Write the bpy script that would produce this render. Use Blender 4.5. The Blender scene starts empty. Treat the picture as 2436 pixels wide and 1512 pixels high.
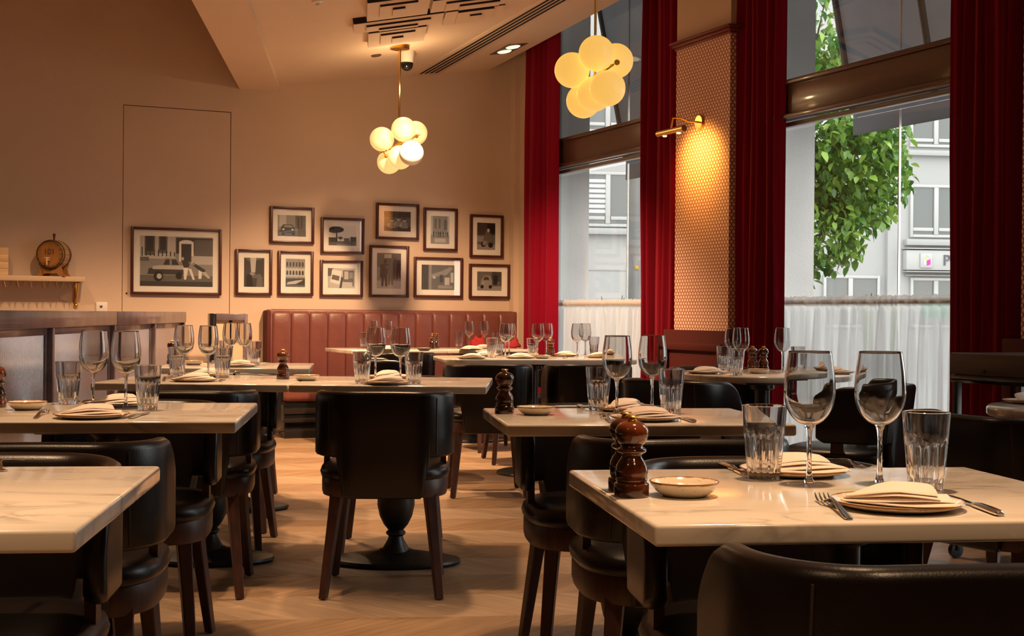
import bpy, bmesh, math, random
from mathutils import Vector, Matrix
random.seed(7)
S = bpy.context.scene
COL = S.collection
R = math.radians
# ------------------------------------------------------------------ camera, sky, exposure
F_PX, CX, CY, EYE = 3200.0, 1218.0, 756.0, 1.02
ROLL, PITCH = R(0.5), R(-0.14)
cam = bpy.data.cameras.new('camera'); cam.sensor_width = 36; cam.lens = F_PX/2436*36
cam.clip_start = 0.05; cam.clip_end = 300
camo = bpy.data.objects.new('camera', cam); COL.objects.link(camo)
_F = Vector((0, math.cos(PITCH), math.sin(PITCH))); _U = Vector((0, -math.sin(PITCH), math.cos(PITCH))); _R = Vector((1, 0, 0))
_R2 = _R*math.cos(ROLL)+_U*math.sin(ROLL); _U2 = -_R*math.sin(ROLL)+_U*math.cos(ROLL)
EYEV = Vector((0, 0, EYE))
camo.matrix_world = Matrix(((_R2.x, _U2.x, -_F.x, 0), (_R2.y, _U2.y, -_F.y, 0), (_R2.z, _U2.z, -_F.z, EYE), (0, 0, 0, 1)))
S.camera = camo
w = bpy.data.worlds.new('sky'); S.world = w; w.use_nodes = True
w.node_tree.nodes['Background'].inputs[0].default_value = (1.0, 0.985, 0.965, 1)
w.node_tree.nodes['Background'].inputs[1].default_value = 1.75
S.view_settings.view_transform = 'Standard'; S.view_settings.look = 'None'
S.view_settings.gamma = 1; S.view_settings.use_curve_mapping = False
S.view_settings.exposure = 1.2
cy = S.cycles
cy.max_bounces = 16; cy.transmission_bounces = 14; cy.transparent_max_bounces = 16; cy.diffuse_bounces = 4; cy.glossy_bounces = 6
cy.sample_clamp_indirect = 4; cy.blur_glossy = 1.0

LAMP = 1.9
def spot(x, y, z, power, angle=80, blend=0.6, color=(1, .62, .34), radius=0.06, aim=None):
    l = bpy.data.lights.new('spot_beam', 'SPOT'); l.energy = power*LAMP; l.spot_size = R(angle); l.spot_blend = blend
    l.color = color; l.shadow_soft_size = radius
    o = bpy.data.objects.new('spot_beam', l); COL.objects.link(o); o.location = (x, y, z)
    if aim: o.rotation_euler = (Vector(aim)-Vector((x, y, z))).to_track_quat('-Z', 'Y').to_euler()
    return o
# unseen ceiling spots over tables; wide ones added to light walls and table fronts
for a in [(0.55, 2.25, 2.85, 62, 44), (-1.05, 2.15, 2.8, 70, 44), (-1.15, 3.9, 2.8, 55, 52), (-.45, 5.6, 2.85, 46, 56), (-1.25, 5.7, 2.8, 44, 56),
          (.40, 3.8, 2.9, 42, 52), (.25, 8.6, 2.9, 40, 66), (1.2, 6.5, 3.0, 26, 56), (-1.4, 7.3, 2.8, 46, 66),
          (-.60, 9.4, 2.85, 135, 120, (-.65, 10.15, 0)), (-2.2, 8.5, 3.2, 88, 116, (-2.25, 8.75, 0)), (-3.5, 7.9, 3.4, 58, 116, (-3.5, 8.0, 0)), (.95, .45, 2.85, 27, 96), (-1.1, .5, 2.8, 26, 96)]:
    spot(*a[:4], angle=a[4], aim=a[5] if len(a) > 5 else None)

# ------------------------------------------------------------------ pixel rays onto known planes (real distances)
def ray(px, py): return (_F + _R2*((px-CX)/F_PX) - _U2*((py-CY)/F_PX))
def onplane(px, py, p, n):
    d = ray(px, py); t = (Vector(p)-EYEV).dot(n)/d.dot(n); return EYEV + d*t
def onz(px, py, z): return onplane(px, py, (0, 0, z), Vector((0, 0, 1)))
def atY(px, py, Y): return onplane(px, py, (0, Y, 0), Vector((0, 1, 0)))
WROT = R(24.3)                                            # back wall heading
WD = Vector((math.cos(WROT), math.sin(WROT), 0))          # along the back wall, to the right
WN = Vector((math.sin(WROT), -math.cos(WROT), 0))         # out of the back wall, into the room
W0 = Vector((-1.889, 11.45, 0))
def onwall(px, py, off=0): return onplane(px, py, W0+WN*off, WN)
_k = onwall(1222, 748); CORNER = Vector((_k.x, _k.y, 0))
def wc(p): return ((p-CORNER).dot(WD), (p-CORNER).dot(WN), p.z)        # back-wall coordinates
# window wall frame: x = s (towards the camera), y = w (outwards), z up
SROT = WROT-R(90)
SD = Vector((math.cos(SROT), math.sin(SROT), 0)); SO = Vector((-math.sin(SROT), math.cos(SROT), 0))
def onwin(px, py, wv=0):
    p = onplane(px, py, CORNER+SO*wv, SO); return (p-CORNER).dot(SD), p.z
def sx(px, wv=0): return onwin(px, 748, wv)[0]
def WP(s, wv, z): return CORNER+SD*s+SO*wv+Vector((0, 0, z))
TROT = R(6.4)                                             # table grid
TD = Vector((-math.sin(TROT), math.cos(TROT), 0)); TL = Vector((math.cos(TROT), math.sin(TROT), 0))

# ------------------------------------------------------------------ materials
def new_mat(name):
    m = bpy.data.materials.new(name); m.use_nodes = True
    return m, m.node_tree, m.node_tree.nodes['Principled BSDF']
def N(nt, t, **k):
    n = nt.nodes.new(t)
    for a, v in k.items(): setattr(n, a, v)
    return n
def pmat(name, color, rough=.5, metal=0, spec=.5, coat=0, sheen=0, noise=None, bump=None):
    m, nt, b = new_mat(name)
    b.inputs['Base Color'].default_value = (*color, 1); b.inputs['Roughness'].default_value = rough
    b.inputs['Metallic'].default_value = metal; b.inputs['Specular IOR Level'].default_value = spec
    b.inputs['Coat Weight'].default_value = coat; b.inputs['Coat Roughness'].default_value = .08
    b.inputs['Sheen Weight'].default_value = sheen
    if noise or bump: tc = N(nt, 'ShaderNodeTexCoord')
    if noise:                                             # (scale, amount, stretch)
        sc, am, st = noise
        mp = N(nt, 'ShaderNodeMapping'); mp.inputs['Scale'].default_value = st
        nz = N(nt, 'ShaderNodeTexNoise'); nz.inputs['Scale'].default_value = sc; nz.inputs['Detail'].default_value = 6
        nt.links.new(tc.outputs['Object'], mp.inputs[0]); nt.links.new(mp.outputs[0], nz.inputs['Vector'])
        mr = N(nt, 'ShaderNodeMapRange'); mr.inputs[1].default_value = .3; mr.inputs[2].default_value = .7
        mr.inputs[3].default_value = 1-am; mr.inputs[4].default_value = 1+am
        nt.links.new(nz.outputs[0], mr.inputs[0])
        mx = N(nt, 'ShaderNodeMix', data_type='RGBA', blend_type='MULTIPLY'); mx.inputs[0].default_value = 1
        mx.inputs[6].default_value = (*color, 1); nt.links.new(mr.outputs[0], mx.inputs[7]); nt.links.new(mx.outputs[2], b.inputs['Base Color'])
    if bump:                                              # (scale, strength, distance)
        nb = N(nt, 'ShaderNodeTexNoise'); nb.inputs['Scale'].default_value = bump[0]; nb.inputs['Detail'].default_value = 4
        nt.links.new(tc.outputs['Object'], nb.inputs['Vector'])
        bp = N(nt, 'ShaderNodeBump'); bp.inputs['Strength'].default_value = bump[1]; bp.inputs['Distance'].default_value = bump[2]
        nt.links.new(nb.outputs[0], bp.inputs['Height']); nt.links.new(bp.outputs[0], b.inputs['Normal'])
    return m
M = {}
M['wall'] = pmat('wall_paint', (.60, .45, .34), .75, noise=(1.5, .04, (1, 1, 1)), bump=(60, .08, .01))
M['ceil'] = pmat('ceiling_paint', (.66, .52, .40), .8, noise=(1.2, .03, (1, 1, 1)))
M['leather'] = pmat('dark_leather', (.0055, .0030, .0028), .33, spec=.42, noise=(9, .25, (1, 1, 1)), bump=(320, .12, .002))
M['stitch'] = pmat('leather_piping', (.03, .02, .017), .45)
M['walnut'] = pmat('walnut', (.055, .021, .014), .42, noise=(9, .35, (6, 6, .5)), bump=(90, .1, .001))
M['iron'] = pmat('black_iron', (.008, .008, .009), .38, spec=.6, bump=(160, .15, .002))
M['brass'] = pmat('brass', (.72, .42, .11), .24, metal=1)
M['steel'] = pmat('steel', (.72, .68, .62), .16, metal=1)
M['red_leather'] = pmat('red_leather', (.165, .050, .040), .4, spec=.5, noise=(5, .22, (1, 1, .5)), bump=(14, .35, .01))
M['velvet'] = pmat('red_velvet', (.20, .0008, .014), .85, spec=.1, sheen=.08)
M['darkpaint'] = pmat('oxblood_paint', (.075, .012, .0095), .6, spec=.2)
M['cornice'] = pmat('cornice_paint', (.17, .024, .015), .45)
M['bronze'] = pmat('bronze_frame', (.085, .038, .028), .3, spec=.7, coat=.5, noise=(3, .15, (1, 1, 1)))
M['plum'] = pmat('partition_metal', (.13, .10, .115), .32, spec=.5, coat=.25, noise=(7, .4, (1, 1, 1)))
M['darkwood'] = pmat('dark_oak', (.055, .030, .022), .5, noise=(6, .4, (.4, 4, 4)))
M['napkin'] = pmat('linen', (.80, .66, .56), .85, sheen=.2, bump=(700, .12, .001))
M['white'] = pmat('white_paint', (.78, .74, .68), .5)
M['porcelain_white'] = pmat('camera_white', (.8, .76, .68), .35)
M['blackgloss'] = pmat('black_gloss', (.01, .01, .012), .08)
M['frame'] = pmat('mahogany_frame', (.065, .014, .009), .35, noise=(10, .25, (1, 1, 8)))
M['mat'] = pmat('picture_mount', (.90, .86, .80), .8)
M['shelf'] = pmat('shelf_paint', (.58, .42, .28), .6)
M['cratewood'] = pmat('pine_crate', (.62, .40, .20), .6, noise=(4, .2, (1, 1, 9)))
M['oakbarrel'] = pmat('barrel_oak', (.42, .24, .10), .45, noise=(8, .2, (6, .6, 6)))
M['barrelend'] = pmat('barrel_head', (.34, .15, .04), .5, noise=(6, .2, (8, 1, 1)))
M['hoop'] = pmat('hoop_metal', (.16, .10, .07), .4, metal=.6)
M['burnt'] = pmat('burnt_letters', (.09, .03, .008), .7)
M['redcloth'] = pmat('bright_red_cloth', (.35, .012, .01), .8)
M['concrete'] = pmat('pale_concrete', (.66, .66, .65), .8, noise=(3, .06, (1, 1, 1)), bump=(50, .2, .01))
M['facade'] = pmat('white_render', (.35, .35, .35), .8, noise=(.7, .02, (1, 1, 1)))
M['facadetrim'] = pmat('white_upvc', (.41, .41, .41), .4)
M['facadegroove'] = pmat('facade_joint', (.35, .35, .36), .8)
M['farglass'] = pmat('far_window_glass', (.09, .10, .10), .08, spec=.8)
M['blind'] = pmat('window_blind', (.55, .56, .56), .7)
M['canvas'] = pmat('awning_canvas', (.17, .17, .18), .8, noise=(6, .2, (1, 1, 1)), bump=(40, .3, .01))
def canvas():
    m = M['canvas']; nt = m.node_tree; b = nt.nodes['Principled BSDF']
    tl = N(nt, 'ShaderNodeBsdfTranslucent'); tl.inputs[0].default_value = (.36, .355, .37, 1); ms = N(nt, 'ShaderNodeMixShader'); ms.inputs[0].default_value = .5
    nt.links.new(b.outputs[0], ms.inputs[1]); nt.links.new(tl.outputs[0], ms.inputs[2]); nt.links.new(ms.outputs[0], nt.nodes['Material Output'].inputs[0])
canvas()
M['canvasframe'] = pmat('awning_frame', (.05, .05, .05), .5)
M['pavement'] = pmat('pavement', (.38, .38, .37), .85, noise=(2, .1, (1, 1, 1)))
M['greypost'] = pmat('grey_post', (.30, .30, .31), .5, noise=(5, .1, (1, 1, 1)))
M['bark'] = pmat('bark', (.12, .085, .055), .9)
M['planter'] = pmat('planter', (.08, .08, .08), .6)
M['signgreen'] = pmat('sign_green', (.0, .32, .18), .4)
M['signwhite'] = pmat('sign_white', (.40, .40, .40), .4)
M['signdark'] = pmat('sign_letter', (.09, .09, .11), .4)
M['magenta'] = pmat('logo_magenta', (.50, .01, .28), .4)
M['logogold'] = pmat('logo_gold', (.90, .50, .08), .4)
M['logogrey'] = pmat('logo_grey', (.45, .52, .56), .5)
M['yellow'] = pmat('yellow_sticker', (.9, .55, .02), .5)
M['wire'] = pmat('dark_wire', (.03, .025, .025), .5)
M['seam'] = pmat('dark_gap', (.03, .018, .012), .9)
M['slot'] = pmat('grille_slot_relief_shade', (.015, .01, .008), .9)
for i, g in enumerate((.014, .055, .14, .29, .52, .78)):
    M['g%d' % i] = pmat('print_grey', (g, g*.97, g*.93), .5)

def marble():
    m, nt, b = new_mat('white_marble'); b.inputs['Roughness'].default_value = .115; b.inputs['Specular IOR Level'].default_value = .5
    tc = N(nt, 'ShaderNodeTexCoord'); oi = N(nt, 'ShaderNodeObjectInfo')
    mp = N(nt, 'ShaderNodeMapping'); mp.inputs['Rotation'].default_value = (.3, .2, .6); mp.inputs['Scale'].default_value = (1, 2.6, 1.4)
    ad = N(nt, 'ShaderNodeVectorMath', operation='MULTIPLY_ADD'); ad.inputs[1].default_value = (1, 1, 1)
    sc = N(nt, 'ShaderNodeVectorMath', operation='SCALE'); sc.inputs[0].default_value = (19, 7, 3); nt.links.new(oi.outputs['Random'], sc.inputs['Scale'])
    nt.links.new(tc.outputs['Object'], ad.inputs[0]); nt.links.new(sc.outputs[0], ad.inputs[2]); nt.links.new(ad.outputs[0], mp.inputs[0])
    n1 = N(nt, 'ShaderNodeTexNoise'); n1.inputs['Scale'].default_value = 2.4; n1.inputs['Detail'].default_value = 9; n1.inputs['Distortion'].default_value = 1.6
    nt.links.new(mp.outputs[0], n1.inputs['Vector'])
    s1 = N(nt, 'ShaderNodeMath', operation='SUBTRACT'); s1.inputs[1].default_value = .5; nt.links.new(n1.outputs[0], s1.inputs[0])
    a1 = N(nt, 'ShaderNodeMath', operation='ABSOLUTE'); nt.links.new(s1.outputs[0], a1.inputs[0])
    r1 = N(nt, 'ShaderNodeMapRange'); r1.inputs[1].default_value = 0; r1.inputs[2].default_value = .045; r1.inputs[3].default_value = .85; r1.inputs[4].default_value = 0
    nt.links.new(a1.outputs[0], r1.inputs[0])
    n2 = N(nt, 'ShaderNodeTexNoise'); n2.inputs['Scale'].default_value = 5; n2.inputs['Detail'].default_value = 5; nt.links.new(mp.outputs[0], n2.inputs['Vector'])
    r2 = N(nt, 'ShaderNodeMapRange'); r2.inputs[1].default_value = .35; r2.inputs[2].default_value = .7; r2.inputs[3].default_value = 0; r2.inputs[4].default_value = .55
    nt.links.new(n2.outputs[0], r2.inputs[0])
    mu = N(nt, 'ShaderNodeMath', operation='MULTIPLY'); nt.links.new(r1.outputs[0], mu.inputs[0]); nt.links.new(r2.outputs[0], mu.inputs[1])
    ad2 = N(nt, 'ShaderNodeMath', operation='MULTIPLY_ADD'); ad2.inputs[1].default_value = .18; nt.links.new(r2.outputs[0], ad2.inputs[0]); nt.links.new(mu.outputs[0], ad2.inputs[2])
    mx = N(nt, 'ShaderNodeMix', data_type='RGBA'); mx.inputs[6].default_value = (.72, .65, .56, 1); mx.inputs[7].default_value = (.17, .14, .115, 1)
    nt.links.new(ad2.outputs[0], mx.inputs[0]); nt.links.new(mx.outputs[2], b.inputs['Base Color'])
    return m
M['marble'] = marble()
def oak(c0, c1_):
    m, nt, b = new_mat('oak_plank'); b.inputs['Roughness'].default_value = .42; b.inputs['Specular IOR Level'].default_value = .4
    g = N(nt, 'ShaderNodeNewGeometry'); oi = N(nt, 'ShaderNodeObjectInfo'); tc = N(nt, 'ShaderNodeTexCoord')
    uv = N(nt, 'ShaderNodeUVMap'); mp = N(nt, 'ShaderNodeMapping'); mp.inputs['Scale'].default_value = (2.2, 26, 1)
    ad0 = N(nt, 'ShaderNodeMath', operation='ADD'); nt.links.new(oi.outputs['Random'], ad0.inputs[0]); nt.links.new(g.outputs['Random Per Island'], ad0.inputs[1])
    sc = N(nt, 'ShaderNodeVectorMath', operation='SCALE'); sc.inputs[0].default_value = (13, 31, 0); nt.links.new(ad0.outputs[0], sc.inputs['Scale'])
    va = N(nt, 'ShaderNodeVectorMath', operation='ADD'); nt.links.new(uv.outputs[0], va.inputs[0]); nt.links.new(sc.outputs[0], va.inputs[1]); nt.links.new(va.outputs[0], mp.inputs[0])
    n1 = N(nt, 'ShaderNodeTexNoise'); n1.inputs['Scale'].default_value = 1.6; n1.inputs['Detail'].default_value = 8; n1.inputs['Distortion'].default_value = .8; nt.links.new(mp.outputs[0], n1.inputs['Vector'])
    fr = N(nt, 'ShaderNodeMath', operation='FRACT'); m7 = N(nt, 'ShaderNodeMath', operation='MULTIPLY'); m7.inputs[1].default_value = 7.31; nt.links.new(ad0.outputs[0], m7.inputs[0]); nt.links.new(m7.outputs[0], fr.inputs[0])
    c1 = N(nt, 'ShaderNodeMix', data_type='RGBA'); c1.inputs[6].default_value = (*c0, 1); c1.inputs[7].default_value = (*c1_, 1); nt.links.new(fr.outputs[0], c1.inputs[0])
    mr = N(nt, 'ShaderNodeMapRange'); mr.inputs[1].default_value = .3; mr.inputs[2].default_value = .7; mr.inputs[3].default_value = .78; mr.inputs[4].default_value = 1.16; nt.links.new(n1.outputs[0], mr.inputs[0])
    mx = N(nt, 'ShaderNodeMix', data_type='RGBA', blend_type='MULTIPLY'); mx.inputs[0].default_value = 1; nt.links.new(c1.outputs[2], mx.inputs[6]); nt.links.new(mr.outputs[0], mx.inputs[7]); nt.links.new(mx.outputs[2], b.inputs['Base Color'])
    bp = N(nt, 'ShaderNodeBump'); bp.inputs['Strength'].default_value = .15; bp.inputs['Distance'].default_value = .002; nt.links.new(n1.outputs[0], bp.inputs['Height']); nt.links.new(bp.outputs[0], b.inputs['Normal'])
    return m
M['oak'] = oak((.27, .165, .09), (.32, .20, .115)); M['oak_sheen'] = oak((.355, .235, .145), (.41, .285, .185))  # paler copy paints the sheen of the opposite grain into alternate bands
def glass(name, rough=0.0, col=(1, 1, 1)):
    m, nt, b = new_mat(name)
    b.inputs['Base Color'].default_value = (*col, 1); b.inputs['Transmission Weight'].default_value = 1
    b.inputs['Roughness'].default_value = rough; b.inputs['IOR'].default_value = 1.45
    return m
def glassware(name, thin):                                # blown glass: part of the light passes the thin wall unbent
    m, nt, b = new_mat(name)
    b.inputs['Transmission Weight'].default_value = 1; b.inputs['Roughness'].default_value = 0; b.inputs['IOR'].default_value = 1.46
    out = nt.nodes['Material Output']; tr = N(nt, 'ShaderNodeBsdfTransparent')
    m2 = N(nt, 'ShaderNodeMixShader'); m2.inputs[0].default_value = thin; nt.links.new(b.outputs[0], m2.inputs[1]); nt.links.new(tr.outputs[0], m2.inputs[2]); nt.links.new(m2.outputs[0], out.inputs[0])
    return m
M['glass'] = glassware('clear_glass', .0); M['thinglass'] = glassware('thin_glass', .45); M['tumblerglass'] = glassware('pressed_glass', .05)
def pane(name, tint=(.95, .97, .96), refl=1.0):
    m, nt, b = new_mat(name); nt.nodes.remove(b)
    out = nt.nodes['Material Output']; tr = N(nt, 'ShaderNodeBsdfTransparent'); tr.inputs[0].default_value = (*tint, 1)
    gl = N(nt, 'ShaderNodeBsdfGlossy'); gl.inputs['Roughness'].default_value = .01
    lw = N(nt, 'ShaderNodeLayerWeight'); p5 = N(nt, 'ShaderNodeMath', operation='POWER'); p5.inputs[1].default_value = 5; nt.links.new(lw.outputs['Facing'], p5.inputs[0])
    mu = N(nt, 'ShaderNodeMath', operation='MULTIPLY_ADD'); mu.inputs[1].default_value = .9*refl; mu.inputs[2].default_value = .045*refl; nt.links.new(p5.outputs[0], mu.inputs[0])
    mx = N(nt, 'ShaderNodeMixShader'); nt.links.new(mu.outputs[0], mx.inputs[0]); nt.links.new(tr.outputs[0], mx.inputs[1]); nt.links.new(gl.outputs[0], mx.inputs[2]); nt.links.new(mx.outputs[0], out.inputs[0])
    return m
M['pane'] = pane('window_glass', refl=1.3)
M['picglass'] = pane('picture_glass', (.98, .98, .98), 1.6)
def reeded():
    m, nt, b = new_mat('reeded_glass'); nt.nodes.remove(b); out = nt.nodes['Material Output']
    tl = N(nt, 'ShaderNodeBsdfTranslucent'); tl.inputs[0].default_value = (.75, .73, .76, 1)
    df = N(nt, 'ShaderNodeBsdfDiffuse'); df.inputs[0].default_value = (.75, .74, .77, 1)
    gl = N(nt, 'ShaderNodeBsdfGlossy'); gl.inputs[0].default_value = (.95, .95, .97, 1); gl.inputs['Roughness'].default_value = .14
    m1 = N(nt, 'ShaderNodeMixShader'); m1.inputs[0].default_value = .5; nt.links.new(tl.outputs[0], m1.inputs[1]); nt.links.new(df.outputs[0], m1.inputs[2])
    m2 = N(nt, 'ShaderNodeMixShader'); m2.inputs[0].default_value = .72; nt.links.new(m1.outputs[0], m2.inputs[1]); nt.links.new(gl.outputs[0], m2.inputs[2]); nt.links.new(m2.outputs[0], out.inputs[0])
    return m
M['reeded'] = reeded()
def sheer():
    m, nt, b = new_mat('sheer_voile'); nt.nodes.remove(b); out = nt.nodes['Material Output']
    tl = N(nt, 'ShaderNodeBsdfTranslucent'); tl.inputs[0].default_value = (.78, .78, .79, 1)
    df = N(nt, 'ShaderNodeBsdfDiffuse'); df.inputs[0].default_value = (.62, .62, .63, 1)
    tr = N(nt, 'ShaderNodeBsdfTransparent')
    m1 = N(nt, 'ShaderNodeMixShader'); m1.inputs[0].default_value = .4; nt.links.new(tl.outputs[0], m1.inputs[1]); nt.links.new(df.outputs[0], m1.inputs[2])
    lw = N(nt, 'ShaderNodeLayerWeight'); lw.inputs[0].default_value = .35
    mr = N(nt, 'ShaderNodeMapRange'); mr.inputs[1].default_value = 0; mr.inputs[2].default_value = 1; mr.inputs[3].default_value = .22; mr.inputs[4].default_value = .03; nt.links.new(lw.outputs['Facing'], mr.inputs[0])
    m2 = N(nt, 'ShaderNodeMixShader'); nt.links.new(mr.outputs[0], m2.inputs[0]); nt.links.new(m1.outputs[0], m2.inputs[1]); nt.links.new(tr.outputs[0], m2.inputs[2]); nt.links.new(m2.outputs[0], out.inputs[0])
    return m
M['sheer'] = sheer()
def wallpaper():
    m, nt, b = new_mat('scallop_wallpaper'); b.inputs['Roughness'].default_value = .7
    tc = N(nt, 'ShaderNodeTexCoord'); sep = N(nt, 'ShaderNodeSeparateXYZ'); nt.links.new(tc.outputs['UV'], sep.inputs[0])
    def math_(op, a, bb=None, c=None):
        n = N(nt, 'ShaderNodeMath', operation=op)
        for i, v in enumerate((a, bb, c)):
            if v is None: continue
            if isinstance(v, (int, float)): n.inputs[i].default_value = v
            else: nt.links.new(v, n.inputs[i])
        return n.outputs[0]
    P, Q = .034, .0225                                     # scale width and row height
    x = math_('DIVIDE', sep.outputs[0], P); y = math_('DIVIDE', sep.outputs[1], Q)
    odd = math_('MULTIPLY', math_('MODULO', math_('FLOOR', y), 2.0), .5)
    fx = math_('MULTIPLY', math_('SUBTRACT', math_('FRACT', math_('ADD', x, odd)), .5), 2.0); fy = math_('FRACT', y)
    d = math_('ABSOLUTE', math_('SUBTRACT', math_('SQRT', math_('ADD', math_('POWER', math_('ABSOLUTE', fx), 1.8), math_('POWER', fy, 2.0))), .97))
    mr = N(nt, 'ShaderNodeMapRange'); mr.inputs[1].default_value = .13; mr.inputs[2].default_value = .24; mr.inputs[3].default_value = 1; mr.inputs[4].default_value = 0; nt.links.new(d, mr.inputs[0])
    mx = N(nt, 'ShaderNodeMix', data_type='RGBA'); mx.inputs[6].default_value = (.82, .66, .52, 1); mx.inputs[7].default_value = (.40, .075, .025, 1)
    nt.links.new(mr.outputs[0], mx.inputs[0]); nt.links.new(mx.outputs[2], b.inputs['Base Color'])
    return m
M['wallpaper'] = wallpaper()
def emit(name, col, st):
    m, nt, b = new_mat(name)
    b.inputs['Base Color'].default_value = (.55, .48, .36, 1); b.inputs['Roughness'].default_value = .3
    b.inputs['Emission Color'].default_value = (*col, 1); b.inputs['Emission Strength'].default_value = st
    return m
M['globe_far'] = emit('lit_opal_globe', (1, .60, .19), .38)
M['globe_near'] = emit('lit_opal_globe', (1, .55, .10), .36)
M['globe_off'] = pmat('unlit_opal_globe', (.86, .80, .75), .25)
M['lamp'] = emit('lamp_face', (1, .78, .5), .7)
def leafmat():
    m, nt, b = new_mat('leaf_green'); b.inputs['Roughness'].default_value = .24
    oi = N(nt, 'ShaderNodeObjectInfo'); g = N(nt, 'ShaderNodeNewGeometry')
    ad = N(nt, 'ShaderNodeMath', operation='ADD'); fr = N(nt, 'ShaderNodeMath', operation='FRACT'); nt.links.new(oi.outputs['Random'], ad.inputs[0]); nt.links.new(g.outputs['Random Per Island'], ad.inputs[1]); nt.links.new(ad.outputs[0], fr.inputs[0])
    mx = N(nt, 'ShaderNodeMix', data_type='RGBA'); mx.inputs[6].default_value = (.05, .17, .035, 1); mx.inputs[7].default_value = (.34, .54, .09, 1)
    pw = N(nt, 'ShaderNodeMath', operation='POWER'); pw.inputs[1].default_value = 1.6; nt.links.new(fr.outputs[0], pw.inputs[0])
    nt.links.new(pw.outputs[0], mx.inputs[0]); nt.links.new(mx.outputs[2], b.inputs['Base Color'])
    tl = N(nt, 'ShaderNodeBsdfTranslucent'); nt.links.new(mx.outputs[2], tl.inputs[0]); ms = N(nt, 'ShaderNodeMixShader'); ms.inputs[0].default_value = .28
    nt.links.new(b.outputs[0], ms.inputs[1]); nt.links.new(tl.outputs[0], ms.inputs[2]); nt.links.new(ms.outputs[0], nt.nodes['Material Output'].inputs[0])
    return m
M['leaf'] = leafmat()
def plate_mat():                                          # speckled cream glaze, brown burnt rim
    m, nt, b = new_mat('speckled_glaze'); b.inputs['Roughness'].default_value = .12
    at = N(nt, 'ShaderNodeAttribute', attribute_name='rim'); tc = N(nt, 'ShaderNodeTexCoord')
    nz = N(nt, 'ShaderNodeTexNoise'); nz.inputs['Scale'].default_value = 60; nt.links.new(tc.outputs['Object'], nz.inputs['Vector'])
    ad = N(nt, 'ShaderNodeMath', operation='MULTIPLY_ADD'); ad.inputs[1].default_value = .55; nt.links.new(nz.outputs[0], ad.inputs[0]); nt.links.new(at.outputs['Fac'], ad.inputs[2])
    mr = N(nt, 'ShaderNodeMapRange'); mr.inputs[1].default_value = .78; mr.inputs[2].default_value = .98; nt.links.new(ad.outputs[0], mr.inputs[0])
    vo = N(nt, 'ShaderNodeTexVoronoi'); vo.inputs['Scale'].default_value = 150; nt.links.new(tc.outputs['Object'], vo.inputs['Vector'])
    ls = N(nt, 'ShaderNodeMath', operation='LESS_THAN'); ls.inputs[1].default_value = .16; nt.links.new(vo.outputs[0], ls.inputs[0])
    s5 = N(nt, 'ShaderNodeMath', operation='MULTIPLY'); s5.inputs[1].default_value = .5; nt.links.new(ls.outputs[0], s5.inputs[0])
    mxm = N(nt, 'ShaderNodeMath', operation='MAXIMUM'); nt.links.new(mr.outputs[0], mxm.inputs[0]); nt.links.new(s5.outputs[0], mxm.inputs[1])
    mx = N(nt, 'ShaderNodeMix', data_type='RGBA'); mx.inputs[6].default_value = (.74, .64, .50, 1); mx.inputs[7].default_value = (.24, .085, .018, 1)
    nt.links.new(mxm.outputs[0], mx.inputs[0]); nt.links.new(mx.outputs[2], b.inputs['Base Color'])
    return m
M['glaze'] = plate_mat()
def millwood():
    m, nt, b = new_mat('varnished_wood'); b.inputs['Roughness'].default_value = .12; b.inputs['Coat Weight'].default_value = .6; b.inputs['Coat Roughness'].default_value = .05
    tc = N(nt, 'ShaderNodeTexCoord'); oi = N(nt, 'ShaderNodeObjectInfo')
    sc = N(nt, 'ShaderNodeVectorMath', operation='SCALE'); sc.inputs[0].default_value = (3, 5, 1); nt.links.new(oi.outputs['Random'], sc.inputs['Scale'])
    va = N(nt, 'ShaderNodeVectorMath', operation='ADD'); nt.links.new(tc.outputs['Object'], va.inputs[0]); nt.links.new(sc.outputs[0], va.inputs[1])
    nz = N(nt, 'ShaderNodeTexNoise'); nz.inputs['Scale'].default_value = 22; nz.inputs['Detail'].default_value = 3; nt.links.new(va.outputs[0], nz.inputs['Vector'])
    mr = N(nt, 'ShaderNodeMapRange'); mr.inputs[1].default_value = .42; mr.inputs[2].default_value = .62; nt.links.new(nz.outputs[0], mr.inputs[0])
    mx = N(nt, 'ShaderNodeMix', data_type='RGBA'); mx.inputs[6].default_value = (.022, .007, .003, 1); mx.inputs[7].default_value = (.15, .034, .008, 1)
    nt.links.new(mr.outputs[0], mx.inputs[0]); nt.links.new(mx.outputs[2], b.inputs['Base Color'])
    return m
M['mill'] = millwood()

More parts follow.
